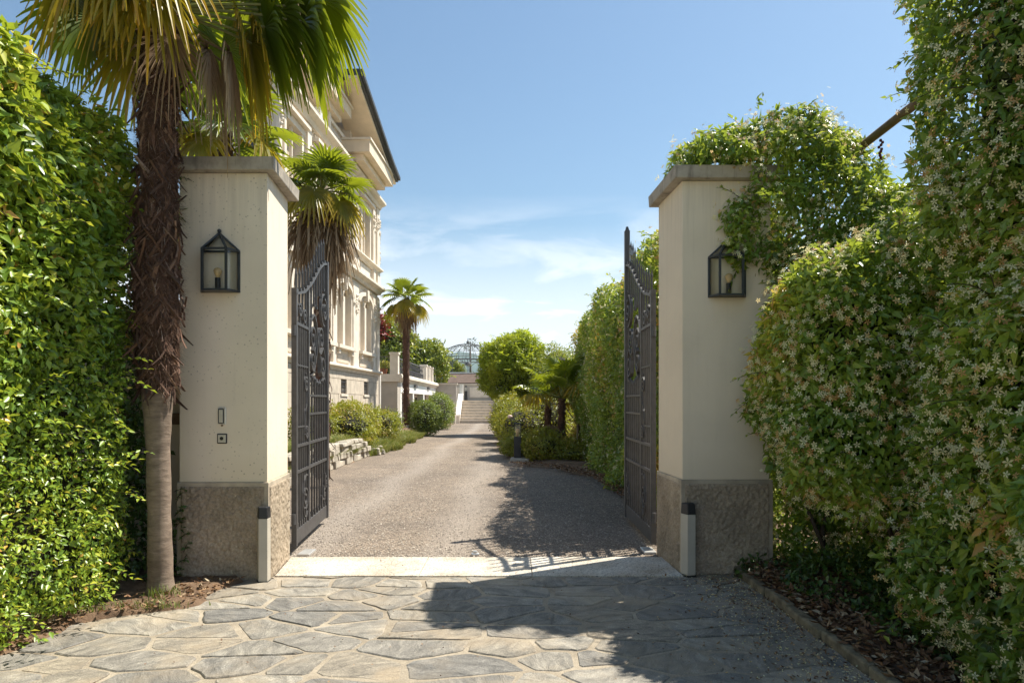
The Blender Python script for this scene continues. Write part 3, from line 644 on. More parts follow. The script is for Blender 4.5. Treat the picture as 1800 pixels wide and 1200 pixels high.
def pillar(label, q, ztop, shm):
    cx = sum(p[0] for p in q) / 4; cy = sum(p[1] for p in q) / 4; t = thing('gate_pillar', label, 'gate pillar', (cx, cy, 0), 0, 'rendered gate pillars')
    def off(d): return [(x + (d if x > cx else -d), y + (d if y > cy else -d)) for x, y in q]
    pl = MB().hexa(q, -.05, .825).build('plinth', M['arris'], t, bev=.006)
    mb = MB(); m_ = .035
    for (a, b), nv in ((((q[0][0] + m_, q[0][1] - .001), (q[1][0] - m_, q[1][1] - .001)), (0, -1)), (((q[1][0] + .001, q[1][1] + m_), (q[2][0] + .001, q[2][1] - m_)), (1, 0)), (((q[3][0] - .001, q[3][1] - m_), (q[0][0] - .001, q[0][1] + m_)), (-1, 0))):
        rough_panel(mb, a, b, .0, .825 - m_, nv, 80, 80, .016, cx * 3)
    tag(mb.build('roughcast_face', M['rough'], pl, smooth=True), kind=None)
    s = off(-.016); MB().hexa(s, .825, ztop).build('shaft', M[shm], t, bev=.004)
    c = off(.065); MB().hexa(c, ztop + .002, ztop + .112, 0, off(.07)).build('capstone', M['cap'], t, bev=.008)
    return t
pillar('cream gate pillar beside the palm trunk, with doorbell and key switch', [(-2.81, 5.72), (-2.04, 5.72), (-2.115, 6.50), (-2.86, 6.50)], 3.42, 'plaster')
pillar('cream gate pillar half covered by white flowering jasmine', [(1.465, 5.92), (2.265, 5.92), (2.30, 6.70), (1.42, 6.70)], 3.42, 'plaster2')

# garden wall beside the pillar behind the palm
t = thing('garden_wall', 'low beige wall behind the palm trunk, overgrown with ivy', 'wall', (-4.4, 6.2, 0))
MB().box(-6.5, -2.89, 6.12, 6.35, -.05, 2.2).build('wall_body', M['plaster2'], t, bev=.01)
MB().box(-6.5, -2.89, 6.06, 6.41, 2.202, 2.28).build('coping', M['cap'], t, bev=.01)
MB().box(-3.9, -2.87, 6.05, 6.118, 1.30, 1.40).build('timber_rail', M['wood'], t, bev=.01)

# lanterns -----------------------------------------------------------------
def lantern(label, loc):
    t = thing('wall_lantern', label, 'lantern', loc, 0, 'lanterns on the gate pillars', world=False)
    hw, fw, d, h, ht = .155, .098, .125, .345, .52; B = [(-hw, 0), (-fw, -d), (fw, -d), (hw, 0)]; r = .0085
    mb = MB()
    for x, y in B: mb.bar((x, y - .006, 0), (x, y - .006, h), .018)
    for z in (.008, h):
        for i in range(3): a, b = B[i], B[i + 1]; mb.bar((a[0], a[1] - .006, z), (b[0], b[1] - .006, z), .02 if z < .1 else .024, .016)
        mb.bar((-hw, -.008, z), (hw, -.008, z), .016)
    mb.build('frame', M['iron2'], t)
    mb = MB(); 
    for x, y in B: mb.bar((x, y - .006, h + .005), (0, -.03, ht - .025), .015)
    rf = mb.build('roof_frame', M['iron2'], t); MB().ball((0, -.03, ht - .008), .017).build('finial', M['iron2'], rf, smooth=True)
    MB().hexa([(-hw + .003, -.009), (-fw + .002, -d), (fw - .002, -d), (hw - .003, -.009)], .0, .006).build('floor_plate', M['iron2'], t)
    for i in range(3):
        a, b = B[i], B[i + 1]; mb = MB(); mb.add([(a[0], a[1] - .004, .016), (b[0], b[1] - .004, .016), (b[0], b[1] - .004, h - .01), (a[0], a[1] - .004, h - .01)], [(0, 1, 2, 3)]); mb.build('pane', M['glass'], t)
        mb = MB(); mb.add([(a[0], a[1] - .005, h + .012), (b[0], b[1] - .005, h + .012), (0, -.03, ht - .03)], [(0, 1, 2)]); mb.build('roof_pane', M['glass'], t)
    s = MB(); s.tube([(0, -.06, .006), (0, -.06, .018)], .045, 14); s.tube([(0, -.06, .018), (0, -.06, .115)], .022, 14); s.build('lamp_holder', M['black'], t)
    mb = MB(); mb.tube([(0, -.06, .115), (0, -.06, .128), (0, -.06, .15), (0, -.06, .175), (0, -.06, .192), (0, -.06, .2)], [.013, .016, .028, .034, .024, .004], 14); mb.build('bulb', M['bulb'], t, smooth=True)
    return t
lantern('dark iron and glass lantern on the pillar beside the palm', (-2.446, 5.735, 2.415))
lantern('dark iron and glass lantern on the pillar under the jasmine', (1.866, 5.935, 2.405))

# photocell posts
def post(label, x0, x1, y1):
    t = thing('sensor_post', label, 'gate sensor', ((x0 + x1) / 2, y1 - .04, 0), 0, 'gate sensor posts'); xm = x0 + (x1 - x0) * .34
    MB().hexa([(x0, y1 - .02), (xm, y1 - .09), (x1, y1 - .08), (x1, y1), (x0, y1)], .022, .54).build('post_body', M['alu'], t, bev=.004)
    MB().hexa([(x0 - .002, y1 - .022), (xm, y1 - .094), (x1 + .003, y1 - .084), (x1 + .003, y1), (x0 - .002, y1)], .541, .632, 0, [(x0 + .006, y1 - .02), (xm, y1 - .084), (x1 - .006, y1 - .075), (x1 - .004, y1), (x0 + .004, y1)]).build('sensor_head', M['black'], t, bev=.006)
    MB().hexa([(x0 - .006, y1 - .03), (xm, y1 - .10), (x1 + .006, y1 - .09), (x1 + .006, y1 + .002), (x0 - .006, y1 + .002)], -.01, .0215).build('foot', M['black'], t)
post('grey sensor post with black head in front of pillar beside the palm', -2.118, -2.012, 5.695)
post('grey sensor post with black head in front of pillar under the jasmine', 1.458, 1.566, 5.90)

# bell and key switch on left pillar (front shaft face at y = 5.736)
FY = 5.736
def P2(px, py, Y): return ((px - 900) / 1200 * Y, 1.5 + (706 - py) / 1200 * Y)
x, z = P2(391, 731, FY); t = thing('doorbell', 'narrow upright doorbell panel on the cream pillar, above the key switch', 'doorbell', (x, FY, z))
MB().box(x - .035, x + .035, FY - .014, FY - .0, z - .072, z + .072).build('housing', M['steel'], t, bev=.006)
MB().box(x - .029, x + .019, FY - .02, FY - .0142, z - .062, z + .062).build('bezel', M['black'], t, bev=.003)
MB().box(x - .021, x + .011, FY - .023, FY - .0202, z - .054, z + .054).build('push_panel', M['steel'], t, bev=.002)
MB().tube([(x, FY - .001, z - .079), (x, FY - .012, z - .079)], .007, 8).build('screw', M['wood'], t)
x, z = P2(391, 770.5, FY); t = thing('key_switch', 'small square steel key switch on the cream pillar, under the doorbell', 'key switch', (x, FY, z))
MB().box(x - .042, x + .042, FY - .010, FY, z - .042, z + .042).build('surround', M['black'], t, bev=.012)
MB().box(x - .033, x + .033, FY - .016, FY - .0102, z - .033, z + .033).build('face_plate', M['steel'], t, bev=.006)
MB().tube([(x, FY - .016, z + .002), (x, FY - .02, z + .002)], .015, 14).build('lock', M['black'], t)

# ------------------------------------------------------------------ iron gates
def spiral(cx, cz, r0, r1, a0, turns, n=26):
    return [(cx + (r0 + (r1 - r0) * i / n) * math.cos(a0 + turns * 2 * math.pi * i / n), cz + (r0 + (r1 - r0) * i / n) * math.sin(a0 + turns * 2 * math.pi * i / n)) for i in range(n + 1)]
def gate(label, hinge, end, extra):
    d = Vector((end[0] - hinge[0], end[1] - hinge[1])); L = d.length; ang = math.atan2(d.y, d.x)
    t = thing('iron_gate', label, 'gate', (hinge[0], hinge[1], 0), ang, 'open wrought iron gates', world=False)
    I = M['iron']; top = lambda s: float(np.interp(s / L, [0, .25, .45, .6, .72, .85, 1], [2.56, 2.65, 2.80, 2.94, 3.06, 3.15, 3.20]))
    def P(name, mb, par=t, bev=0): return mb.build(name, I, par, bev=bev)
    P('stile', MB().box(0, .05, -.025, .025, .08, 2.62)); P('stile', MB().box(L - .075, L, -.03, .03, .08, 3.22 + extra))
    if extra: P('finial', MB().hexa([(L - .07, -.022), (L - .01, -.022), (L - .01, .022), (L - .07, .022)], 3.221 + extra, 3.27 + extra, 0, [(L - .055, -.012), (L - .025, -.012), (L - .025, .012), (L - .055, .012)]))
    P('stile', MB().box(.60, .645, -.022, .022, .24, 2.70))
    P('kick_plate', MB().box(.051, L - .076, -.018, .018, .09, .235), bev=.004)
    for z in (.80, 1.06): P('rail', MB().box(.051, L - .076, -.021, .021, z - .014, z + .014))
    for z in (1.37, 1.57): P('rail', MB().box(.646, L - .076, -.019, .019, z - .012, z + .012))
    P('rail', MB().box(.051, .599, -.02, .02, 2.265, 2.295)); P('rail', MB().box(.051, .599, -.016, .016, 1.86, 1.876)); P('rail', MB().box(.051, .43, -.016, .016, 1.24, 1.256))
    pts = [(s, top(s)) for s in np.linspace(.0, L, 22)]; P('top_rail', MB().ribbon(pts, .05, .024))
    for i in range(5):
        s = .13 + i * .095; mb = MB(); mb.bar((s, 0, .235), (s, 0, 2.266), .021); P('bar', mb)
        P('collar', MB().box(s - .016, s + .016, -.016, .016, .237, .29)); P('collar', MB().box(s - .014, s + .014, -.014, .014, 1.85, 1.885))
    for i in range(7):
        s = .72 + i * (L - .86) / 6.2; mb = MB(); tz = 1.74 + .03 * math.sin(i * 1.3); mb.bar((s, 0, .235), (s, 0, tz), .021); P('bar', mb)
        P('spike_tip', MB().tube([(s, 0, tz - .03), (s, 0, tz), (s, 0, tz + .05)], [.018, .022, .002], 6)); P('collar', MB().box(s - .015, s + .015, -.015, .015, .237, .285))
    for i in range(11):           # spears through the curved top rail
        s = .09 + i * (L - .2) / 10.6; z1 = top(s); z0 = 2.296 if s < .6 else z1 - (.42 if i % 2 else .33); mb = MB(); hgt = .26 + .05 * (i > 6)
        mb.tube([(s, 0, z0), (s, 0, z1 + hgt - .09), (s, 0, z1 + hgt - .07), (s, 0, z1 + hgt)], [.012, .011, .014, .001], 6); sp = P('spear', mb)
        P('collar', MB().box(s - .021, s + .021, -.021, .021, z1 + .012, z1 + .045), sp); P('collar', MB().box(s - .014, s + .014, -.014, .014, z0, z0 + .03), sp)
    th_ = .019
    def sc(cx, cz, r0, a0, turns, w=.046, r1=.18): P('scroll', MB().ribbon(spiral(cx, cz, r0, r0 * r1, a0, turns), w, th_))
    # the big scroll group on the meeting-stile side
    sc(.85, 2.20, .155, -1.0, 1.6); sc(.85, 1.95, .14, 1.2, -1.6); sc(1.33, 2.24, .15, 3.9, -1.6); sc(1.43, 1.93, .15, 2.4, 1.6)
    sc(L - .20, 2.60, .14, 1.7, -1.6); sc(L - .20, 2.60, .19, 1.6, .5, .034, 1.0)
    P('scroll', MB().ribbon([(.80, 1.78), (.95, 1.86), (1.06, 2.02), (1.12, 2.22), (1.05, 2.40), (.92, 2.47), (.78, 2.40), (.70, 2.25)], .04, .018))
    P('scroll', MB().ribbon([(1.12, 2.22), (1.2, 2.08), (1.32, 2.06), (1.46, 2.14), (1.56, 2.05), (1.58, 1.90), (1.50, 1.78), (1.4, 1.74)], .04, .018))
    P('scroll', MB().ribbon([(1.02, 2.47), (1.1, 2.30), (1.22, 2.12), (1.3, 1.98), (1.28, 1.84)], .036, .016))
    # C-scroll on the hinge side of the middle stile
    P('scroll', MB().ribbon([(.50, 1.80), (.57, 1.72), (.575, 1.60), (.54, 1.48), (.48, 1.40), (.45, 1.30), (.455, 1.20), (.50, 1.12), (.56, 1.12)], .036, .015))
    sc(.49, 1.68, .085, .8, 1.7); sc(.53, 1.19, .075, 3.5, 1.7); sc(.46, .50, .125, -1.6, 1.6); sc(.42, 2.38, .085, .2, 1.5); sc(.2, 2.42, .075, 2.6, -1.5)
    P('scroll', MB().ribbon([(.585, .72), (.52, .735), (.42, .68), (.355, .56), (.36, .42), (.43, .31), (.52, .29), (.585, .34)], .036, .015))
    # stepped foliage bracket at the foot of the meeting stile
    mb = MB()
    for a, z in ((.09, .58), (.19, .44), (.29, .335)): mb.box(L - .076 - a, L - .0765 - max(0, a - .1), -.02, .02, z, z + .025); mb.box(L - .10 - a, L - .07 - a, -.024, .024, z - .07, z + .06)
    P('foot_bracket', mb); sc(L - .22, .36, .06, 0, 1.4); sc(L - .14, .5, .055, 0, 1.4)
    for z in (.35, 2.2): P('hinge', MB().tube([(-.02, 0, z - .05), (-.02, 0, z + .05)], .022, 10))
    return t
gate('open iron gate beyond the pillar with doorbell, lit by the sun', (-2.14, 6.70), (-2.295, 8.44), 0.0)
gate('open iron gate with tall pointed end post beside jasmine pillar', (1.41, 6.80), (1.43, 8.52), .40)
for x, y, lab in ((-2.02, 6.72, 'grey metal ground stop at foot of pillar by the sunlit gate'), (1.36, 6.82, 'grey metal ground stop at foot of pillar by the shaded gate')):
    t = tag(MB().box(x - .06, x + .06, y - .12, y + .12, .0, .03).build('gate_stop', M['steel'], bev=.008), lab, 'gate stop', 'gate ground stops')
t = thing('centre_stop', 'small pale metal gate stop in gravel behind the granite threshold', 'gate stop', (-.36, 6.66, 0)); MB().box(-.40, -.32, 6.63, 6.69, 0, .028).build('stop_plate', M['steel'], t, bev=.01)
MB().box(-.38, -.34, 6.645, 6.675, .0285, .05).build('catch', M['steel'], t, bev=.006)

# ------------------------------------------------------------------ left hedge and ivy
t = thing('fig_hedge', 'tall glossy green leafy hedge in sunlight beside the palm trunk', 'hedge', (-3.8, 3.5, 0))
HP = [('b', (-3.87, 3.15, 1.88), (.92, 2.27, 1.86), .28), ('b', (-3.72, 3.0, .6), (.78, 2.0, .62), .3)]
vis = lambda P: (P[:, 0] > -3.95) | (P[:, 2] > 3.0)
Pp, G, d0 = shell(HP, 80000, .30, .14, 2.0, .65, 4.6, 1, vis, 2.2, -.1)
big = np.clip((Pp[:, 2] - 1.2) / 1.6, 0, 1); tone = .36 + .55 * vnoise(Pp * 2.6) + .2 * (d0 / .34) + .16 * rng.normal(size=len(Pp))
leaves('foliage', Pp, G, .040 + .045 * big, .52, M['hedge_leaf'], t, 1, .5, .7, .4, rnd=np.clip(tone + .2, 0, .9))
s = (rng.random(len(Pp)) < .012) & (d0 > -.12); shoots('shoot_leaves', Pp[s][:420], G[s][:420], .28, 9, .052, .5, M['hedge_leaf'], t, 3, (.3, 0, .15))
core(HP, .30, t)
t = thing('ivy', 'dark shaded ivy growing behind the bare palm trunk', 'ivy', (-3.2, 5.8, 0))
IV = [('b', (-3.42, 5.78, .55), (.55, .26, .62), .18), ('b', (-3.6, 5.78, 1.5), (.52, .25, 1.4), .18), ('e', (-2.88, 5.72, .38), (.14, .14, .36), 0)]
Pp, G, d0 = shell(IV, 9000, .2, .12, 2.4, .7, 5, 2); leaves('foliage', Pp, G, .055, .75, M['ivy_leaf'], t, 2)
Pp2 = np.array([(-2.83 + .10 * rng.random(), 5.70 - .02 * rng.random(), z) for z in np.linspace(.1, .75, 14)]); shoots('shoot_leaves', Pp2, np.tile(np.array([[.5, -.25, .3]]), (14, 1)), .2, 8, .04, .7, M['ivy_leaf'], t, 5)
Pp2 = np.array([(-2.80, 5.70, z) for z in (3.06, 3.1, 3.38, 3.42)]); shoots('sprig_leaves', Pp2, np.tile(np.array([[.6, -.15, -.1]]), (4, 1)), .16, 7, .035, .7, M['ivy_leaf'], t, 6)

# ------------------------------------------------------------------ right jasmine hedge
t = thing('jasmine_hedge', 'big white flowering jasmine hedge growing over the right gate pillar', 'hedge', (2.9, 4.5, 0))
JP = [('b', (3.40, 2.9, 2.5), (.98, 1.45, 2.35), .40), ('b', (2.98, 2.75, 1.1), (.75, 1.3, 1.0), .35),
      ('b', (2.92, 5.05, 1.62), (.97, .80, .88), .40), ('b', (3.32, 4.9, 2.05), (.85, .8, .72), .35),
      ('e', (2.42, 6.32, 3.58), (.78, .55, .52), 0), ('e', (2.28, 5.86, 2.98), (.50, .28, .50), 0), ('e', (3.0, 6.35, 3.22), (.62, .5, .40), 0), ('e', (2.75, 5.9, 2.7), (.7, .4, .6), 0),
      ('e', (2.0, 6.0, 3.64), (.46, .42, .20), 0), ('e', (2.22, 5.80, 3.42), (.34, .22, .34), 0), ('e', (2.62, 5.9, 2.75), (.55, .36, .75), 0), ('e', (2.30, 5.80, 2.2), (.30, .22, .62), 0), ('e', (2.28, 5.80, 1.2), (.26, .2, .3), 0), ('b', (2.95, 6.05, 1.5), (.58, .32, 1.45), .2), ('b', (2.72, 6.35, .6), (.42, .3, .62), .15), ('b', (3.35, 4.6, .7), (.5, 1.6, .7), .3)]
pil = lambda P: ~((P[:, 0] > 1.42) & (P[:, 0] < 2.30) & (P[:, 1] > 5.90) & (P[:, 1] < 6.75) & (P[:, 2] < 3.55))
Pp, G, d0 = shell(JP, 122000, .32, .20, 1.9, .7, 4.5, 11, lambda P: pil(P) & (P[:, 0] < 4.0) & (P[:, 1] > 1.9), 2.6, -.15)
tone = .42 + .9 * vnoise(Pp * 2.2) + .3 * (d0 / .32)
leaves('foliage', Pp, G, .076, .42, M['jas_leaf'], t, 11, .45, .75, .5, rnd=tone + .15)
s = (d0 > -.1) & (rng.random(len(Pp)) < .014); shoots('shoot_leaves', Pp[s][:330], G[s][:330], .26, 9, .058, .42, M['jas_leaf'], t, 12, (-.15, -.1, .3))
s = (d0 > -.14) & (vnoise(Pp * 2.6 + 50) > -.16) & (rng.random(len(Pp)) < .075)
C = Pp[s] + G[s] * .05; C = np.repeat(C, 4, 0) + rng.normal(size=(len(C) * 4, 3)) * .034; GG = np.repeat(G[s], 4, 0) + np.array([-.2, -.5, .2]); k = rng.permutation(len(C))[:17000]; C = C[k]; GG = GG[k]
k = pil(C); star_flowers('flowers', C[k], GG[k], .0215, M['flower'], t, 4, .30)
JC = JP[:4] + JP[-3:]; core(JC, .34, t)
mb = MB()
for i in range(26):
    x0, y0 = random.uniform(2.5, 3.1), random.uniform(2.6, 5.9); pts = [(x0, y0, .05)]
    for kx in range(5): pts.append((pts[-1][0] + random.uniform(-.12, .12), pts[-1][1] + random.uniform(-.12, .12), pts[-1][2] + random.uniform(.2, .4)))
    mb.tube(pts, [.022, .02, .018, .015, .012, .01], 6, caps=False)
tag(mb.build('stems', M['twig'], t, smooth=True), kind='stuff')
t = thing('ground_ivy', 'low dark ivy and weeds at the foot of the jasmine hedge', 'ivy', (2.5, 4.5, 0))
GI = [('e', (2.55, 5.2, .12), (.4, .75, .2), 0), ('e', (2.6, 3.9, .12), (.38, .9, .22), 0), ('e', (2.2, 5.75, .1), (.16, .15, .2), 0)]
Pp, G, d0 = shell(GI, 5200, .2, .14, 2.6, .6, 6, 12); leaves('foliage', Pp, G, .05, .6, M['ivy_leaf'], t, 13, 1.0)
# pergola pole and hanging red decoration
t = tag(MB().tube([(3.17, 6.7, 3.80), (3.165, 5.5, 3.83), (3.16, 3.4, 3.86)], [.036, .037, .036], 10).build('pergola_pole', M['wood'], smooth=True), 'bare wooden pole sticking out between the two jasmine crowns', 'pole')
mb = MB()
for i in range(9): mb.ball((3.165 + random.uniform(-.012, .012), 5.86 + random.uniform(-.012, .012), 3.74 - i * .018), (.014, .014, .014), 6, 4)
tag(mb.build('dried_flower_cluster', M['red_leaf']), 'small dried red flower cluster hanging under the wooden pole', 'flower')

# hedge beyond the gate on the right
t = thing('jasmine_hedge', 'long jasmine hedge beyond the right gate, lining the gravel drive', 'hedge', (2.8, 14, 0))
RH = [('b', (2.75, 11.5, 1.8), (1.0, 3.5, 1.95), .35), ('b', (2.72, 17.5, 1.85), (.95, 3.6, 2.0), .5), ('b', (2.6, 14.0, .9), (.8, 6.0, .9), .4)]
Pp, G, d0 = shell(RH, 70000, .38, .22, 1.1, .5, 2.4, 14, lambda P: P[:, 0] < 3.2, 2.4, -.2)
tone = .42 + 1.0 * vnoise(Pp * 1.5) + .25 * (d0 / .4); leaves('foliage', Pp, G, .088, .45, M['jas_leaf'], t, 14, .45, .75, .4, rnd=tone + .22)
s = (d0 > -.15) & (rng.random(len(Pp)) < .05); C = np.repeat(Pp[s] + G[s] * .05, 2, 0); C = C + rng.normal(size=C.shape) * .05; star_flowers('flowers', C[:4200], np.repeat(G[s], 2, 0)[:4200], .026, M['flower'], t, 5, .35)
s = (d0 > -.1) & (rng.random(len(Pp)) < .008); shoots('shoot_leaves', Pp[s][:150], G[s][:150], .35, 9, .075, .42, M['jas_leaf'], t, 15, (-.2, 0, .4))
core(RH, .42, t)

# ------------------------------------------------------------------ palms
def fan_blade(seed, Rb, nseg, span, E, th, m, droop, tone, ragged=.1, split=.45, vfold=.35):
    """fan of pleated leaf segments; hub at E, axis pitched by th"""
    g = random.Random(seed); V = []; F = []; A = []; fx = Vector((math.cos(th), 0, math.sin(th))); sy = Vector((0, 1, 0)); nz = Vector((-math.sin(th), 0, math.cos(th)))
    for i in range(nseg):
        a = -span / 2 + span * i / (nseg - 1); L = Rb * (.70 + .30 * math.cos(a * .6)) * g.uniform(1 - ragged, 1); w = span * Rb / nseg * (.62 if droop < 1 else .42)
        dirv = fx * math.cos(a) + sy * math.sin(a); sv = sy * math.cos(a) - fx * math.sin(a); cup = .10 * abs(math.sin(a)); tw = g.uniform(-.25, .25); dr = droop * g.uniform(.75, 1.3); tn = min(1, max(0, tone + g.uniform(-.1, .1)))
        st = [0, .18, split, .72, .9, 1.0]; o = len(V)
        for j, t in enumerate(st):
            r = L * t; ww = w * (t / split if t < split else 1 - .80 * ((t - split) / (1 - split)) ** 1.4); ww = max(ww, .0015)
            p = E + dirv * r + nz * (cup * r) + Vector((0, 0, -dr * L * max(0, t - .3) ** 2 * 1.6)); rot = sv * math.cos(tw * t) + nz * math.sin(tw * t)
            V += [p + rot * ww * .5 + nz * ww * vfold, p, p - rot * ww * .5 + nz * ww * vfold]
            e = tn + .45 * max(0, t - .5) / .5 * g.uniform(.2, 1.2); A += [min(1, e + .05), e - .06 if e > .06 else 0, min(1, e + .05)]
        for j in range(len(st) - 1):
            b = o + j * 3; F += [(b, b + 1, b + 4, b + 3), (b + 1, b + 2, b + 5, b + 4)]
    me = bpy.data.meshes.new('frond'); me.from_pydata([tuple(v) for v in V], [], F); me.materials.append(m); at = me.attributes.new('rnd', 'FLOAT', 'POINT'); at.data.foreach_set('value', A); me.update(); return me
_fc = {}
def frond_proto(kind, elev, tilt, pl, Rb, seed, nseg):
    key = (kind, round(elev, 1), round(tilt, 1), round(pl, 2), round(Rb, 2), seed, nseg)
    if key not in _fc:
        E = Vector((pl * math.cos(elev), 0, pl * math.sin(elev) - .12 * pl)); m, dr, tn, rg = {'g': (M['palm_green'], .30, .30, .12), 'y': (M['palm_yellow'], .8, .42, .18), 'd': (M['palm_dead'], 1.3, .45, .4)}[kind]
        bl = fan_blade(seed, Rb, nseg, R(300 if kind != 'd' else 230), E, tilt, m, dr, tn, rg, .5 if kind != 'd' else .12, .35 if kind != 'd' else .8)
        mb = MB(); pts = [(pl * t * math.cos(elev), 0, pl * t * math.sin(elev) - .12 * pl * t * t) for t in (0, .35, .7, 1)]; mb.tube(pts, [.022, .014, .011, .009], 5); pm = mb.mesh('petiole', M['petiole'] if kind != 'd' else M['palm_dead'])
        _fc[key] = (bl, pm)
    return _fc[key]
def put_frond(palm, base, az, kind, elev, tilt, pl, Rb, seed=0, roll=0, nseg=36):
    bl, pm = frond_proto(kind, R(elev), R(tilt), pl, Rb, seed, nseg); o = link('frond', bl, palm); o.location = base; o.rotation_euler = (R(roll), 0, R(az)); p = link('petiole', pm, o); return o
def palm_trunk(palm, prof, zf, bend=(0, 0), fib=300, hair=2500, seed=1, fsize=1.0):
    """prof: (z, radius); bare below zf, fibrous above. palm-local coordinates"""
    g = random.Random(seed); zs = np.linspace(prof[0][0], prof[-1][0], 60); f = interp([(a, b) for a, b in prof]); H = prof[-1][0]
    off = lambda z: Vector((bend[0] * math.sin(z / H * math.pi), bend[1] * math.sin(z / H * math.pi), z))
    lowz = [z for z in zs if z <= zf + .03]; highz = [z for z in zs if z >= zf]
    if len(lowz) > 2: MB().tube([off(z) for z in lowz], [f(z) * (1 + .025 * math.sin(z * 70) + .02 * g.uniform(-1, 1)) for z in lowz], 16, wob=.015).build('trunk', M['palm_trunk'], palm, smooth=True)
    if len(highz) > 2: MB().tube([off(z) for z in highz], [f(z) * .86 * (1 + .12 * g.uniform(-1, 1)) for z in highz], 14, wob=.10).build('fibrous_trunk', M['fibre_core'], palm, smooth=True)
    V = []; F = []; A = []
    for i in range(fib):          # overlapping rags of old leaf sheath
        z = zf + (H - zf) * (i + g.random()) / fib; a = g.uniform(0, 6.283); r = f(z); c = off(z); L = g.uniform(.08, .22) * fsize; w = g.uniform(.02, .07) * fsize; tone = g.random() ** 2 * .95
        rad = Vector((math.cos(a), math.sin(a), 0)); tan = Vector((-math.sin(a), math.cos(a), 0)); dn = -1 if g.random() < .65 else 1; sl = g.uniform(-1.1, 1.1); o = len(V)
        for j, t in enumerate((0, .35, .7, 1)):
            p = c + rad * (r * (.86 + .08 * math.sin(3 * t)) + t * t * g.uniform(-.01, .03) * fsize) + Vector((0, 0, dn * L * t)) + tan * sl * L * t; ww = w * (1 - .75 * t)
            V += [p - tan * ww / 2, p + rad * .012 * fsize, p + tan * ww / 2]; A += [tone] * 3
        for j in range(3): b = o + 3 * j; F += [(b, b + 1, b + 4, b + 3), (b + 1, b + 2, b + 5, b + 4)]
    for i in range(hair):
        z = max(.02, g.uniform(zf, H) - (g.random() < .05) * g.uniform(0, .3) * (zf > .5)); a = g.uniform(0, 6.283); r = f(z); c = off(z); L = g.uniform(.04, .13) * fsize; tone = min(1, g.random() ** 2.2); rad = Vector((math.cos(a), math.sin(a), 0)); tan = Vector((-math.sin(a), math.cos(a), 0))
        p = c + rad * r * .9; d = (rad * g.uniform(.1, .8) + tan * g.uniform(-1.2, 1.2) + Vector((0, 0, g.uniform(-1.2, .6)))).normalized(); o = len(V); q = p + d * L - Vector((0, 0, L * .2)); ww = .0022 * fsize
        V += [p - tan * ww, p + tan * ww, q + tan * ww * .4, q - tan * ww * .4]; A += [tone] * 4; F.append((o, o + 1, o + 2, o + 3))
    me = bpy.data.meshes.new('trunk_fibre'); me.from_pydata([tuple(v) for v in V], [], F); me.materials.append(M['fibre']); at = me.attributes.new('rnd', 'FLOAT', 'POINT'); at.data.foreach_set('value', A); me.update()
    tag(link('trunk_fibre', me, palm), kind='stuff')

# big palm by the pillar
pm = thing('palm_tree', 'tall palm with shaggy brown trunk standing beside the doorbell pillar', 'palm tree', (-2.70, 5.25, 0), 0, None, world=False)
palm_trunk(pm, [(0, .125), (.04, .108), (.12, .093), (.5, .085), (1.1, .086), (1.4, .096), (1.56, .112), (1.68, .125), (1.9, .135), (2.1, .158), (2.4, .165), (2.55, .148), (2.68, .132), (2.85, .152), (3.0, .145), (3.1, .124), (3.4, .13), (4.1, .125), (4.5, .10)], 1.62, (-.03, 0), 700, 16000, 3)
for az, k, e, ti, pl, Rb, s in ((-95, 'y', 30, -58, .55, .60, 0), (-130, 'y', 26, -62, .55, .60, 1), (-160, 'y', 26, -58, .62, .56, 0), (-68, 'y', 28, -58, .55, .60, 2), (-110, 'y', 5, -70, .34, .46, 2), (-75, 'y', 0, -72, .36, .46, 1),
                            (22, 'g', 8, -70, .76, .58, 1), (16, 'g', 16, -66, 1.14, .66, 3), (18, 'g', 30, -46, 1.28, .72, 2), (24, 'g', 24, -60, 1.3, .66, 1), (20, 'y', 0, -78, .55, .55, 2), (28, 'y', -2, -78, .66, .58, 0), (20, 'g', 12, -72, 1.06, .72, 2), (26, 'g', 20, -66, .90, .68, 0), (25, 'g', 20, -62, .75, .62, 0), (50, 'g', 30, -50, .8, .62, 1),
                            (172, 'g', 15, -58, .7, .55, 3), (188, 'g', -5, -72, .50, .52, 0), (140, 'y', 0, -72, .5, .5, 1), (150, 'g', 35, -35, .85, .60, 1), (100, 'g', 30, -40, .8, .62, 0), (75, 'g', 10, -62, .7, .6, 2), (125, 'g', 8, -60, .7, .6, 3),
                            (-90, 'g', 62, 25, .8, .65, 0), (30, 'g', 65, 30, .8, .65, 2), (150, 'g', 60, 20, .8, .65, 0), (-150, 'g', 40, -20, .85, .62, 2)):
    put_frond(pm, (0, 0, 4.52), az, k, e, ti, pl, Rb, s, random.uniform(-10, 10))
for az, e, ti, pl in ((5, -25, -84, .38), (25, -20, -84, .45), (-45, -40, -85, .26), (12, -15, -84, .5)):
    put_frond(pm, (0, 0, 4.42), az, 'd', e, ti, pl, .44, int(az) % 3, 0, 30)

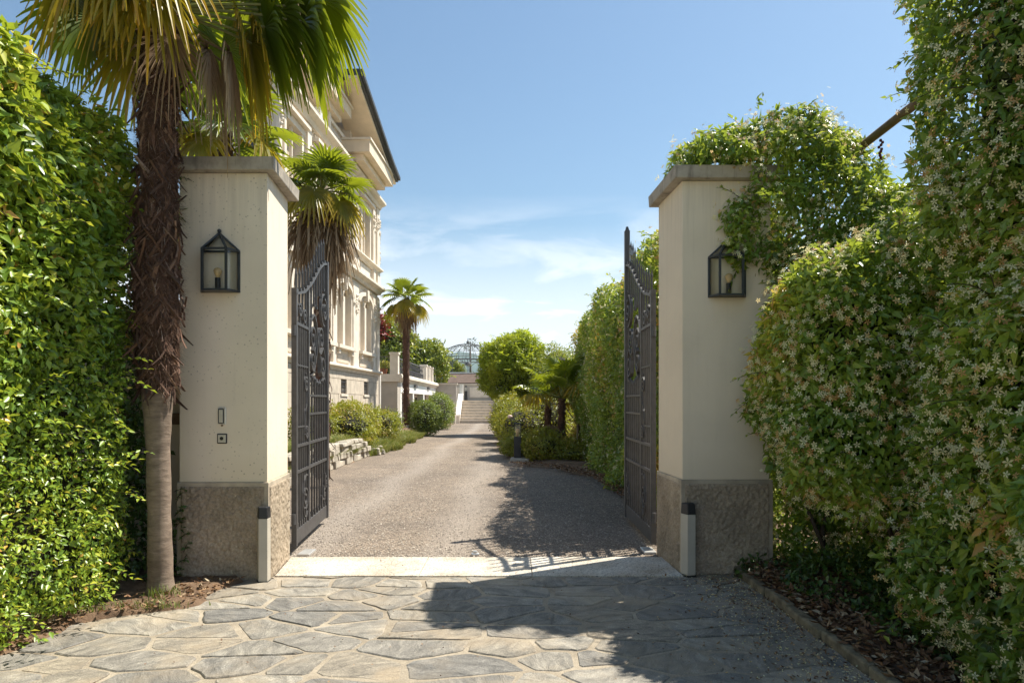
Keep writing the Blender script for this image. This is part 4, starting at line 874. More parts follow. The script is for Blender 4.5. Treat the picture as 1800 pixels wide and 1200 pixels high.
def small_palm(label, loc, H, r0, Rb, pl, seed, nd=8, ng=20, zf=.1, group=None, lowest=-30, nseg=26, dl=.9):
    pm = thing('palm_tree', label, 'palm tree', loc, 0, group, world=False); g = random.Random(seed)
    palm_trunk(pm, [(0, r0 * 1.1), (.2, r0), (H * .5, r0 * .92), (H * .8, r0 * 1.05), (H, r0 * .9)], zf, (g.uniform(-.06, .06), 0), 140, 500, seed, max(.7, r0 / .15))
    for i in range(ng):
        e = 78 - (78 - lowest) * (i / ng) ** .85; k = 'g' if i < ng * .72 else 'y'; ti = max(-80, round((e - 14 - (22 if e < 12 else 0)) / 12) * 12); put_frond(pm, (0, 0, H), i * 137.5 + g.uniform(-12, 12), k, round(e / 12) * 12, ti, pl, Rb, seed % 3 + (i % 2), g.uniform(-10, 10), nseg)
    for i in range(nd): put_frond(pm, (0, 0, H - .1), i * 360 / nd + g.uniform(-15, 15), 'd', -52 - 12 * (i % 2), -86, pl * .75, Rb * dl, i % 2, 0, 20)
    return pm
small_palm('shaggy palm with dead brown skirt rising behind the sunlit gate', (-3.35, 12.0, 0), 5.2, .15, .52, .50, 5, 16, 20, .1, None, -30, 28, 1.5)
small_palm('slim palm rising above the doorbell pillar, in front of the villa corner', (-3.86, 9.2, 0), 5.15, .11, .55, .55, 6, 6, 16, .1, None, -35)
small_palm('tall slender palm standing by the terrace garage', (-4.62, 30.0, .3), 5.7, .17, .60, .72, 8, 10, 19, .1, None, -35)
small_palm('short leaning palm with green fan leaves by the bollard light', (1.35, 18.6, .05), 1.55, .105, .66, .95, 10, 3, 13, .1, None, 10, 28)
small_palm('young palm trunk half hidden in shrubs by the bollard light', (1.05, 19.8, .05), 1.35, .10, .5, .6, 11, 2, 9, .1, None, 10, 22)
small_palm('young palm with low green fans behind the big palm trunk', (-4.25, 8.3, 0), 3.2, .11, .50, .65, 12, 2, 14, .1, None, -25, 26)

# ------------------------------------------------------------------ shrubs, trees
def shrub(name, label, cat, prims, n, size, asp, m, seed, depth=.3, amp=.14, freq=2.0, trunk=None, gap=.6, group=None, up=.7, coresh=.25, lim=None, gapf=3.5, sh=60, shl=None):
    c = prims[0][1]; t = thing(name, label, cat, (c[0], c[1], 0), 0, group); Pp, G, d0 = shell(prims, n, depth, amp, freq, gap, gapf, seed, lim)
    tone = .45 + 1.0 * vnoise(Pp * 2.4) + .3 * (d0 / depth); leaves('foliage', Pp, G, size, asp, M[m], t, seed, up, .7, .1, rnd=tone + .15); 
    q = np.random.default_rng(seed).permutation(np.where((d0 > -depth * .4) & (G[:, 2] > -.2))[0])[:sh]
    if len(q): shoots('shoot_leaves', Pp[q], G[q], shl or size * 3.2, 9, size, asp, M[m], t, seed + 7, (0, 0, .5))
    if coresh: core(prims, coresh, t)
    if trunk:
        for pts, rad in trunk: MB().tube(pts, rad, 8).build('trunk', M['bark'], t, smooth=True)
    return t
shrub('shrub', 'large golden green shrub between the stone wall and the villa', 'shrub', [('e', (-4.95, 21.2, .95), (.85, 1.3, .62), 0), ('e', (-4.6, 19.4, .80), (.7, .9, .55), 0), ('e', (-4.35, 22.8, .80), (.6, .8, .5), 0), ('e', (-5.4, 18.5, .9), (.8, .9, .5), 0)], 15000, .085, .4, 'shrub_leaf', 31, .35, .2, 2.0, None, .7, None, .9)
shrub('shrub', 'small dark green shrub between the golden shrub and the clipped shrub', 'shrub', [('e', (-4.45, 25.2, .75), (.38, .4, .45), 0)], 2200, .07, .5, 'box_leaf', 32, .25, .1)
shrub('shrub', 'rounded clipped green shrub on the left edge of the gravel drive', 'shrub', [('e', (-3.85, 30.2, .78), (.80, .9, .80), 0)], 8000, .085, .4, 'box_leaf', 33, .3, .1)
shrub('shrub', 'taller green shrub behind the clipped one, near the steps', 'shrub', [('e', (-3.95, 37.0, .95), (.85, 1.4, 1.0), 0), ('e', (-4.3, 40.5, 1.0), (.8, 1.2, 1.0), 0)], 8000, .11, .4, 'box_leaf', 34, .35, .15)
shrub('tree', 'round clipped evergreen tree on the right of the drive', 'tree', [('e', (.05, 31.0, 3.15), (1.42, 1.35, 1.62), 0), ('e', (.75, 31.2, 2.6), (1.0, 1.1, 1.2), 0), ('e', (-.45, 31.0, 2.4), (.85, .9, .9), 0)], 20000, .17, .34, 'glossy_leaf', 35, .55, .32, 1.3,
      [([(.15, 31, 0), (.1, 31, .8), (-.05, 31, 1.6), (-.1, 31, 2.6)], [.13, .11, .1, .08]), ([(.2, 31.1, 0), (.42, 31.1, .9), (.6, 31.1, 1.7), (.7, 31.1, 2.6)], [.11, .1, .09, .07])], .65, None, .8, .5)
shrub('shrub', 'yellow green mixed shrubs behind the bollard light', 'shrub', [('e', (.35, 21.5, .75), (.85, 1.3, .72), 0), ('e', (-.05, 24.5, .9), (.7, 1.4, .8), 0), ('e', (-.3, 29, .9), (.6, 2.0, .8), 0), ('e', (1.2, 22.5, .9), (.8, 1.5, .9), 0)], 15000, .09, .45, 'shrub_leaf', 36, .35, .22, 2.0)
shrub('shrub', 'bright green leafy ground shrub in front of the short leaning palm', 'shrub', [('e', (.85, 17.4, .38), (.62, .75, .42), 0), ('e', (.15, 18.5, .32), (.5, .8, .36), 0), ('e', (1.5, 16.8, .25), (.5, .6, .25), 0)], 9000, .07, .5, 'shrub_leaf', 37, .3, .16, 2.6)
shrub('shrub', 'dark tall shrub between the round tree and the jasmine hedge', 'shrub', [('e', (1.75, 24.5, 1.6), (1.0, 1.8, 1.75), 0), ('e', (1.9, 29, 1.9), (1.2, 2.5, 2.0), 0)], 13000, .12, .42, 'tree_leaf', 38, .4, .2, 1.4)
tree1 = [('e', (-8.6, 47.5, 4.7), (2.6, 2.5, 2.6), 0), ('e', (-6.4, 48, 4.1), (1.9, 2.0, 2.0), 0), ('e', (-10.5, 48, 5.0), (2.3, 2, 2.8), 0), ('e', (-7.5, 47.8, 5.3), (1.5, 1.8, 1.6), 0)]
shrub('tree', 'spreading green tree behind the terrace railing', 'tree', tree1, 17000, .27, .55, 'tree_leaf', 39, .9, .5, .8, [([(-8.4, 47.5, 0), (-8.5, 47.5, 2.0), (-8.4, 47.5, 4.2)], [.22, .18, .12])], .75, None, .7, .9)
shrub('tree', 'red leaved maple rising behind the villa corner', 'tree', [('e', (-9.6, 45.2, 6.6), (.95, .9, .9), 0), ('e', (-9.2, 45.0, 6.0), (.7, .8, .7), 0)], 2200, .2, .6, 'red_leaf', 40, .6, .3, 1.2, [([(-9.6, 45.2, 0), (-9.6, 45.2, 3.5), (-9.5, 45.2, 6.2)], [.16, .12, .07])], .6, None, .7, .6)
shrub('tree', 'lower dark green tree beside the iron gazebo', 'tree', [('e', (-6.0, 63, 3.9), (1.7, 1.6, 1.5), 0), ('e', (-4.75, 63, 3.0), (1.0, 1.2, .9), 0), ('e', (-7.4, 63, 4.8), (1.6, 1.5, 1.5), 0)], 8000, .24, .5, 'tree_leaf', 41, .7, .4, 1.0, [([(-6.0, 63, 0), (-6, 63, 3.6)], [.2, .12])], .7, None, .7, .8)
shrub('tree', 'distant dark conifer tip above the gazebo dome', 'tree', [('e', (-5.6, 92, 9.1), (.7, .6, .5), 0), ('e', (-5.6, 92, 9.7), (.3, .3, .4), 0)], 160, .4, .2, 'conifer', 42, .8, .5, 1.0, [([(-5.6, 92, 0), (-5.6, 92, 9.6)], [.3, .05])], .7, None, .7, 0, sh=0)
g = np.random.default_rng(77)
n = 30000; Y = 11 + g.random(n) ** 1.0 * 18; E = np.array([lawn_edge(y) for y in Y]); X = E + .10 - np.abs(g.normal(size=n)) * .55; X = np.where(Y < 18.8, np.minimum(X, E - .1), X); X += .12 * vnoise(np.c_[X * 0, Y * 1.3, X * 0]) * (Y > 18.8)
Z = np.array([lawn_z(a, b) for a, b in zip(X, Y)]); k = vnoise(np.c_[X * 2.2, Y * 1.4, X * 0]) > -.22; grass('grass', X[k], Y[k], Z[k], .22, .016, 5, 1.2, rlo=.15)
n = 90; grass('weeds', -2.62 + .07 * g.normal(size=n), 5.12 + .05 * g.normal(size=n), np.full(n, .04), .09, .006, 6, .7, rlo=.1, rhi=.6)
n = 500; Yw = 3.2 + 1.6 * g.random(n); X = np.array([left_soil_edge(y) for y in Yw]) - .12 - .06 * np.abs(g.normal(size=n)); k = vnoise(np.c_[X * 0, Yw * 3.3, X * 0]) > .0; grass('weeds', X[k], Yw[k], np.full(k.sum(), .04), .07, .006, 7, .8, rlo=.1, rhi=.75)
n = 140; grass('weeds', -2.55 + .14 * g.normal(size=n), 4.86 + .03 * g.normal(size=n), np.full(n, .04), .05, .006, 8, .8, rlo=.1, rhi=.75)

# pink hydrangea head and bollard lights
def bollard(label, x, y):
    t = thing('bollard_light', label, 'bollard light', (x, y, 0), 0, 'bollard lights beside the drive'); w = .09
    MB().box(x - w, x + w, y - w, y + w, .0, .62).build('post', M['black'], t, bev=.006)
    mb = MB()
    for sx in (-1, 1):
        for sy in (-1, 1): mb.box(x + sx * w - (.014 if sx > 0 else 0), x + sx * w + (0 if sx > 0 else .014), y + sy * w - (.014 if sy > 0 else 0), y + sy * w + (0 if sy > 0 else .014), .621, .93)
    mb.build('cage', M['black'], t); MB().box(x - w - .004, x + w + .004, y - w - .004, y + w + .004, .931, .96).build('lid', M['black'], t, bev=.004)
    MB().tube([(x, y, .621), (x, y, .70), (x, y, .72), (x, y, .80), (x, y, .83)], [.03, .03, .045, .05, .02], 10).build('bulb', M['bulb'], t, smooth=True)
    mb = MB(); mb.box(x - w + .02, x + w - .02, y - w + .02, y + w - .02, .622, .92); mb.build('glass_box', M['glass'], t)
bollard('black bollard light with glass top standing on a slab by shrubs', .14, 17.35)
tag(MB().hexa([(-.05, 17.0), (.42, 16.95), (.46, 17.55), (-.02, 17.6)], -.01, .085).build('stone_slab', M['rubble'], bev=.02), 'flat stone slab at the foot of the bollard light', 'stone')
t = thing('hydrangea', 'pale pink flower head among shrubs beside the drive', 'flower', (-.03, 20.0, 0)); mb = MB(); mb.ball((-.06, 20.0, 1.07), (.075, .07, .05), 10, 6); mb.build('bloom', M['pink'], t, smooth=True); MB().tube([(-.03, 20.05, 0), (-.03, 20.02, 1.0)], .012, 6).build('stem', M['twig'], t)

# dry-stone wall on the left of the drive
t = thing('stone_wall', 'low dry stone retaining wall beyond the sunlit gate', 'wall', (-4.0, 15, 0))
MB().box(-4.5, -4.10, 9.8, 18.8, -.02, .50).build('wall_core', M['soil'], t)
zr = 0
for row in range(4):
    hgt = (.17, .15, .14, .10)[row]; y = 9.8
    while y < 18.9 - .25 * row:
        L = rs.uniform(.18, .55) if row < 3 else rs.uniform(.3, .6); x1 = -3.93 + rs.uniform(-.05, .04); h2 = hgt * rs.uniform(.75, 1.05)
        mb = MB(); q = [(x1 - .30, y), (x1 + rs.uniform(-.03, .03), y + rs.uniform(0, .03)), (x1 + rs.uniform(-.03, .03), y + L - .03), (x1 - .30, y + L - .02)]
        mb.hexa(q, zr, zr + h2, 0, [(a - rs.uniform(0, .03), b + rs.uniform(-.03, .03)) for a, b in q]); mb.build('stone', M['rubble'], t, bev=.02); y += L
    zr += hgt - .005
for i, (x, y, s) in enumerate(((-3.9, 19.3, .22), (-3.78, 19.6, .16), (-3.95, 19.9, .25))):
    mb = MB(); mb.hexa([(x - s, y - s), (x + s, y - s * .8), (x + s * .8, y + s), (x - s, y + s)], 0, s * .9, 0, [(x - s * .7, y - s * .6), (x + s * .7, y - s * .7), (x + s * .6, y + s * .7), (x - s * .7, y + s * .7)])
    tag(mb.build('boulder', M['rubble'], bev=.03), ('grey boulder touching the end of the dry stone wall', 'smallest grey boulder, nearest the drive, past the dry stone wall', 'farthest grey boulder beside the grass, past the dry stone wall')[i], 'stone', 'boulders at the wall end')
# ------------------------------------------------------------------ villa (local frame: x out towards the drive, y along the facade, origin at the near corner)
VO = (-6.32, 18.3); vrot = -math.atan2(.40, 11.7)
va = thing('villa', 'ornate cream villa with deep eaves and arched windows left of the drive', 'villa', (VO[0], VO[1], 0), vrot, None, world=False)
LEN = 11.75
def quad_wall(mb, ys, zs, holes, x, depth):
    ys = sorted(set(ys + [h[0] for h in holes] + [h[1] for h in holes])); zs = sorted(set(zs + [h[2] for h in holes] + [h[3] for h in holes]))
    for i in range(len(ys) - 1):
        for j in range(len(zs) - 1):
            yc, zc = (ys[i] + ys[i + 1]) / 2, (zs[j] + zs[j + 1]) / 2
            if any(h[0] < yc < h[1] and h[2] < zc < h[3] for h in holes): continue
            mb.add([(x, ys[i], zs[j]), (x, ys[i + 1], zs[j]), (x, ys[i + 1], zs[j + 1]), (x, ys[i], zs[j + 1])], [(0, 1, 2, 3)])
    for a, b, c, d in holes:
        mb.add([(x, a, c), (x, b, c), (x, b, d), (x, a, d), (x - depth, a, c), (x - depth, b, c), (x - depth, b, d), (x - depth, a, d)], [(0, 1, 5, 4), (1, 2, 6, 5), (2, 3, 7, 6), (3, 0, 4, 7)])
bays = [1.15, 3.75, 6.30, 9.40]; lights = []
for c in bays: lights += [(c - .92, c - .14, 3.55, 5.62), (c + .14, c + .92, 3.55, 5.62)]
up = [(c - .62, c + .62, 7.40, 9.35) for c in bays]
base_w = [(6.30 - .35, 6.30 + .35, 1.80, 2.30), (9.55 - .35, 9.55 + .35, 1.80, 2.30), (3.2 - .35, 3.2 + .35, 1.8, 2.3)]
att = [(4.75, 6.9, 10.52, 12.0), (.6, 2.6, 10.6, 12.0), (8.0, 8.9, 10.9, 11.9)]
mb = MB(); quad_wall(mb, [0, LEN], [.0, 2.6], base_w, 0, .25); mb.build('base_wall', M['block'], va)
mb = MB(); quad_wall(mb, [0, LEN], [2.6, 10.25], lights + up, 0, .28); mb.build('facade_wall', M['villa'], va)
mb = MB(); quad_wall(mb, [0, LEN], [10.25, 12.9], att, -.28, 1.0); mb.build('attic_wall', M['villa'], va)
mb = MB(); mb.box(-2.1, -.02, .02, LEN - .02, .02, 2.0); mb.build('side_wall', M['villa_shade'], va)
MB().box(-2.2, -.002, -.0, .015, 0, 12.5).build('end_wall', M['villa_shade'], va); MB().box(-2.2, -.002, LEN - .015, LEN, 0, 12.5).build('end_wall', M['villa_shade'], va); MB().box(-2.2, -2.15, .016, LEN - .016, 0, 12.5).build('rear_wall', M['villa_shade'], va)
MB().box(-2.1, -1.3, .05, LEN - .05, 2.1, 12.0).build('dark_inside', M['dark'], va)
# ashlar base: courses of blocks, joints open
for j, (z0, z1) in enumerate(((.05, .62), (.635, 1.2), (1.215, 1.775), (1.79, 2.31), (2.325, 2.585))):
    y = 0.01
    while y < LEN - .05:
        y1 = min(LEN - .01, y + rs.uniform(.8, 1.25) if j < 3 else y + .9)
        if y1 > LEN - .4: y1 = LEN - .01
        segs = [(y, y1)]
        for a, b, c, d in base_w:
            if c < (z0 + z1) / 2 < d:
                segs = [q for s in segs for q in ((s[0], min(s[1], a)), (max(s[0], b), s[1])) if q[1] - q[0] > .06]
        for a, b in segs: MB().box(.003, .045 + rs.uniform(0, .012), a, b - .014, z0, z1).build('block', M['block'], va)
        y = y1
for a, b, c, d in base_w:
    w = MB().box(-.24, -.22, a, b, c, d).build('basement_window', M['dark'], va); mb = MB()
    for k in range(4): yy = a + (k + .5) * (b - a) / 4; mb.bar((.0, yy, c), (.0, yy, d), .025)
    for k in range(3): mb.ribbon([(0, 0), (0, 0.001)], .001, .001) if 0 else mb.bar((.0, a, c + (k + .5) * .17), (.0, b, c + (k + .5) * .17), .022)
    mb.build('grille', M['iron'], w)
    MB().box(.06, .09, a - .1, b + .1, c - .10, c - .015).build('window_sill', M['trim'], w)
def moulding(name, z0, z1, p, y0=-.05, y1=LEN + .05, m='trim', x=0):
    h = z1 - z0; prof = [(x - .05, z0), (x + p * .35, z0), (x + p * .5, z0 + h * .35), (x + p * .8, z0 + h * .5), (x + p, z0 + h * .62), (x + p, z1 - .03), (x + p * .9, z1), (x - .05, z1)]
    return MB().prism_y(prof, y0, y1).build(name, M[m], va)
moulding('base_ledge', 2.60, 2.82, .22); moulding('cornice', 6.18, 6.48, .36); moulding('sill_course', 7.10, 7.30, .26); moulding('cornice', 9.92, 10.25, .38)
moulding('string_course', 6.02, 6.08, .06)
for c in bays:
    w = MB().box(-.22, -.20, c - .95, c + .95, 3.5, 5.65).build('shutter', M['shutter'], va); mb = MB()
    for k in range(20): z = 3.58 + k * .103; mb.box(-.199, -.190, c - .93, c - .13, z, z + .085); mb.box(-.199, -.190, c + .13, c + .93, z, z + .085)
    tag(mb.build('shutter_slat', M['shutter'], w), kind='stuff')
    sur = MB(); 
    for a, b in ((c - .92, c - .14), (c + .14, c + .92)):      # arched heads
        r = (b - a) / 2; n = 10; arc = [(a + r - r * math.cos(math.pi * i / n), 5.62 - .30 + .285 * math.sin(math.pi * i / n)) for i in range(n + 1)]
        sur.prism_x(arc + [(b + .02, 5.66), (a - .02, 5.66)], -.10, .008)
    for y in (c - 1.02, c + .92): sur.box(.0, .075, y, y + .10, 3.5, 5.62)
    sur.box(.0, .055, c - .13, c + .13, 3.5, 5.3)
    sw = sur.build('window_surround', M['trim'], va)
    n = 14; o_ = [(c + 1.12 * math.cos(math.pi * (1 - i / n)), 5.45 + .46 * math.sin(math.pi * i / n)) for i in range(n + 1)]; i_ = [(c + .98 * math.cos(math.pi * (1 - i / n)), 5.40 + .36 * math.sin(math.pi * i / n)) for i in range(n + 1)]
    MB().prism_x(o_ + i_[::-1], .0, .13).build('hood_mould', M['trim'], sw)
    MB().prism_x([(c - .10, 5.55), (c + .10, 5.55), (c + .16, 6.0), (c - .16, 6.0)], .0, .19).build('keystone', M['trim'], sw)
    MB().box(.0, .24, c - 1.15, c + 1.15, 3.38, 3.50).build('sill', M['trim'], sw); 
    for y in (c - .95, c + .75): MB().box(.0, .16, y, y + .2, 3.2, 3.378).build('bracket', M['trim'], sw)
    MB().box(.0, .035, c - .78, c + .78, 2.9, 3.18).build('apron_panel', M['block'], va, bev=.01)
    w = MB().box(-.22, -.20, c - .64, c + .64, 7.35, 9.4).build('shutter', M['shutter'], va)
    sur = MB(); sur.box(.0, .09, c - .78, c - .62, 7.30, 9.35); sur.box(.0, .09, c + .62, c + .78, 7.30, 9.35); sur.box(.0, .11, c - .86, c + .86, 9.352, 9.55); sur.box(-.06, .02, c - .03, c + .03, 7.35, 9.35)
    sw = sur.build('window_surround', M['trim'], va); MB().box(.0, .26, c - .95, c + .95, 9.56, 9.66).build('hood', M['trim'], sw)
    mb = MB()
    for k in range(46):       # carved garland between the window heads
        a = random.uniform(-.8, .8); mb.ball((.03, c + a, 9.80 - .12 * math.cos(a * 3) * .5 + random.uniform(-.07, .07)), (.05, random.uniform(.03, .07), random.uniform(.03, .06)), 6, 4)
    tag(mb.build('carved_garland', M['trim'], va), kind='stuff')
    MB().box(.0, .05, c - .75, c + .75, 6.62, 7.02).build('apron_panel', M['trim'], va, bev=.01)
for y0, y1 in ((-.02, .16), (2.25, 2.62), (4.84, 5.2), (7.42, 8.22), (10.58, 10.95), (11.3, LEN + .02)):
    MB().box(.0, .10, y0, y1, 2.83, 6.01).build('pilaster', M['trim'], va); MB().box(.0, .12, y0, y1, 6.5, 7.09).build('pilaster', M['trim'], va); MB().box(.0, .10, y0, y1, 7.31, 9.9).build('pilaster', M['trim'], va)
    mb = MB()
    for k in range(30): mb.ball((.11, random.uniform(y0 + .05, y1 - .05), (5.25 if k % 2 else 9.1) + random.uniform(-.35, .35)), (.07, .06, .06), 6, 4)
    tag(mb.build('carved_drop', M['trim'], va), kind='stuff')
mb = MB()
for k in range(60): mb.ball((.02 + random.uniform(-.05, .06), LEN + .02 + random.uniform(-.02, .06), 7.6 + 1.9 * random.random()), (.07, .06, .07), 6, 4)
for k in range(40): mb.ball((-.55 + random.uniform(-.22, .22), -.02, 7.5 + 2.0 * random.random()), (.08, .05, .07), 6, 4)
tag(mb.build('carved_corner', M['trim'], va), kind='stuff')
# balustraded loggia in the attic
MB().box(-.3, .06, 4.6, 7.05, 10.26, 10.50).build('loggia_plinth', M['trim'], va); MB().box(-.2, .03, 4.6, 7.05, 11.0, 11.14).build('hand_rail', M['trim'], va)
for k in range(11): z0 = 10.50; MB().tube([(-.08, 4.78 + k * .21, z0), (-.08, 4.78 + k * .21, z0 + .12), (-.08, 4.78 + k * .21, z0 + .25), (-.08, 4.78 + k * .21, z0 + .5)], [.05, .085, .06, .05], 7).build('baluster', M['trim'], va, smooth=True)
for y in (4.45, 7.05): MB().box(-.3, .08, y, y + .22, 10.255, 12.3).build('loggia_column', M['trim'], va)
for y in (8.0, 8.62): MB().box(-.27, -.05, y - .16, y, 10.7, 12.0).build('attic_trim', M['trim'], va)
# roof: nearer slab, farther slab swept down to a flared eave, boxed eaves below
def roof(pts, x0, x1):
    low = [(y, z) for y, z in pts]; r = MB().prism_x([(y, z + .10) for y, z in low] + [(y + .02, z + .32) for y, z in low[::-1]], x0, x1 + .10).build('roof', M['slate'], va)
    MB().prism_x(low + [(y, z + .095) for y, z in low[::-1]], x0, x1).build('soffit', M['soffit'], r)
    MB().prism_x([(y, z + .16) for y, z in low] + [(y, z + .30) for y, z in low[::-1]], x1 + .103, x1 + .20).build('gutter', M['slate'], r)
roof([(-1.2, 12.45), (1.5, 12.2), (4.35, 11.98)], -2.4, .50)
roof([(4.42, 12.25), (6.5, 11.72), (8.6, 11.15), (9.6, 10.92), (10.75, 10.72)], -.12, 1.02)
MB().box(-2.3, -.1, -.3, LEN + .1, 13.002, 13.2).build('upper_roof', M['slate'], va)
MB().box(-2.15, -.30, 4.5, 10.6, 12.905, 13.0).build('attic_ceiling', M['soffit'], va)
def eave_box(y0, y1, z0, z1, x1):
    b = MB().box(-.27, x1, y0, y1, z0, z1).build('eave_box', M['soffit'], va); MB().box(-.27, x1 + .06, y0 - .06, y1 + .06, z1 + .002, z1 + .08).build('eave_moulding', M['trim'], b); MB().box(-.27, x1 - .28, y0 + .25, y1 - .25, z0 - .22, z0 - .002).build('eave_corbel', M['soffit'], b)
eave_box(.8, 5.7, 11.42, 11.76, .48); eave_box(6.3, 10.35, 10.50, 10.92, .98)
MB().tube([(-.62, -.08, .1), (-.62, -.08, 12.3)], .055, 10).build('downpipe', M['slate'], va)
c_ = Vector((VO[0], VO[1], 0)) + Matrix.Rotation(vrot, 3, 'Z') @ Vector((.16, 3.15, 10.27))
t = thing('air_conditioner', 'small white air conditioner standing on the upper villa cornice', 'air conditioner', c_, vrot, None, world=False); MB().box(-.14, .14, -.3, .3, .0, .36).build('casing', M['white'], t, bev=.02); MB().tube([(.142, 0, .18), (.155, 0, .18)], .13, 16).build('fan_grille', M['black'], t)

# ------------------------------------------------------------------ terrace wing with garage below
tr = thing('terrace_wing', 'low cream wing with roof terrace above dark garage doorways', 'building', (-7, 38, 0))
X0 = -5.35
MB().box(-10, X0 - .02, 32.0, 32.75, -.02, 2.45).build('end_pier', M['terrace'], tr)
MB().box(-10, -6.4, 32.76, 47.9, -.02, 2.45).build('back_wall', M['terrace'], tr)
MB().box(-6.35, X0, 32.76, 47.9, 1.95, 2.45).build('lintel_beam', M['white'], tr)
for y in (32.76, 36.9, 41.3, 45.6): MB().box(-5.75, X0 - .01, y, y + .45, -.02, 1.948).build('pier', M['white'], tr)
for y, w_, m in ((33.6, 1.1, 'wglass'), (35.4, .8, 'dark'), (38.0, 1.2, 'wglass'), (40.0, .9, 'dark'), (42.4, 1.3, 'wglass'), (44.6, .8, 'dark')):
    f = MB().box(-6.398, -6.34, y - .08, y + w_ + .08, .0, 1.9).build('door', M['white'], tr); MB().box(-6.338, -6.32, y, y + w_, .35 if m == 'wglass' else 0, 1.8).build('pane' if m == 'wglass' else 'doorway', M[m], f)
MB().prism_y([(-10, 2.452), (X0 + .05, 2.452), (X0 + .12, 2.55), (X0 + .22, 2.62), (X0 + .22, 2.74), (X0 + .18, 2.80), (-10, 2.80)], 31.85, 48.0).build('cornice', M['trim'], tr)
for k, y in enumerate((31.9, 42.5, 44.2, 45.9, 47.55)):
    p = MB().box(X0 - .36, X0 + .02, y, y + .38, 2.802, 3.72).build('railing_pier', M['trim'], tr); MB().box(X0 - .40, X0 + .06, y - .04, y + .42, 3.721, 3.82).build('pier_cap', M['trim'], p)
mb = MB(); mb.box(X0 - .2, X0 - .16, 32.29, 42.49, 3.60, 3.65); mb.build('hand_rail', M['iron'], tr); MB().box(X0 - .2, X0 - .16, 32.29, 42.49, 2.88, 2.92).build('bottom_rail', M['iron'], tr)
for k in range(20):
    y = 32.5 + k * .5; mb = MB(); pts = spiral(y + .12, 3.40, .15, .03, 1.57, 1.5, 16); vs = MB(); vs.ribbon(pts, .03, .02); o = vs.build('railing_scroll', M['iron'], tr); o.rotation_euler = (0, 0, R(90)); o.location = Vector((X0 - .18, 0, 0)) - worldloc(tr)
    vs = MB(); vs.ribbon(spiral(y + .3, 3.10, .15, .03, -1.57, 1.5, 16), .03, .02); o = vs.build('railing_scroll', M['iron'], tr); o.rotation_euler = (0, 0, R(90)); o.location = Vector((X0 - .18, 0, 0)) - worldloc(tr)
    MB().bar((X0 - .18, y, 2.92), (X0 - .18, y, 3.6), .022).build('railing_bar', M['iron'], tr)
MB().box(-9.0, X0 - .4, 31.98, 32.02, 3.60, 3.64).build('hand_rail', M['iron'], tr)
for k in range(22): MB().bar((-8.8 + k * .15, 32.0, 2.80), (-8.8 + k * .15, 32.0, 3.6), .02).build('railing_bar', M['iron'], tr)
for y in (37.2, 43.0): MB().box(X0 + .003, X0 + .10, y, y + .9, 2.30, 2.42).build('downlight', M['iron'], tr)
t = thing('flower_pot', 'terracotta pot with a small green bush on the terrace corner', 'flower pot', (-6.1, 32.3, 2.8)); MB().tube([(-6.1, 32.35, 2.802), (-6.1, 32.35, 3.08)], [.16, .22], 12).build('pot', M['terracotta'], t)
Pp, G, d0 = shell([('e', (-6.1, 32.35, 3.25), (.34, .3, .22), 0)], 500, .2, .05, 3, .2, 4, 5); leaves('foliage', Pp, G, .09, .5, M['shrub_leaf'], t, 5)
MB().box(-7.4, -6.02, 31.2, 31.35, 0, 2.75).build('link_wall', M['white'], tr); MB().box(-6.72, -6.2, 31.16, 31.198, 0, 1.85).build('side_door', M['white'], tr)

# steps and the terrace behind them
st = thing('staircase', 'broad stone steps with pale side walls at the far end of drive', 'steps', (-2.35, 49, 0))
for k in range(8): s_ = MB().box(-3.62, -1.08, 48.0 + k * .34, 50.9, .2 * k, .2 * k + .155).build('riser', M['step'], st); MB().box(-3.64, -1.06, 47.95 + k * .34, 50.9, .2 * k + .156, .2 * k + .2).build('tread', M['trim'], s_)
for x0, x1 in ((-3.92, -3.66), (-1.04, -.78)):
    w_ = MB().prism_x([(47.75, -.02), (51, -.02), (51, 2.0), (50.4, 2.0), (47.75, .50)], x0, x1).build('side_wall', M['trim'], st); MB().prism_x([(47.72, .502), (50.4, 2.002), (51, 2.002), (51, 2.10), (50.37, 2.10), (47.72, .60)], x0 - .04, x1 + .04).build('coping', M['white'], w_)
for x in (-4.12, -.95): p = MB().box(x - .22, x + .22, 47.2, 47.7, -.02, 1.05).build('newel', M['trim'], st); MB().box(x - .28, x + .28, 47.14, 47.76, 1.051, 1.15).build('newel_cap', M['white'], p); MB().box(x - .14, x + .14, 47.3, 47.6, 1.151, 1.40).build('newel_block', M['white'], p)
t = thing('terrace_wall', 'grey retaining wall with pale edge left of the far steps', 'wall', (-5, 48.5, 0)); MB().box(-9.0, -3.93, 48.06, 48.3, -.02, 2.72).build('wall_body', M['terrace'], t); MB().box(-9.0, -3.85, 48.0, 48.36, 2.721, 2.82).build('coping', M['trim'], t); MB().box(-3.92, -3.66, 51.001, 51.3, 1.6, 2.8).build('end_pier', M['white'], t)
t = thing('terrace_wall', 'pale panelled wall with two lanterns above the far steps', 'wall', (-2, 54, 0)); MB().box(-7, 3.0, 54, 54.3, 1.55, 2.85).build('wall_body', M['terrace'], t)
for x0, x1 in ((-4.9, -3.9), (-3.35, -1.8), (-1.3, .2)): MB().box(x0, x1, 53.955, 53.998, 1.85, 2.65).build('panel', M['trim'], t, bev=.02)
MB().box(-7, 3.0, 53.95, 54.4, 2.851, 2.93).build('coping', M['trim'], t)
sheet('terrace_paving', [(-12, 50.9), (6, 50.9), (6, 75), (-12, 75)], 1.597, M['step'])
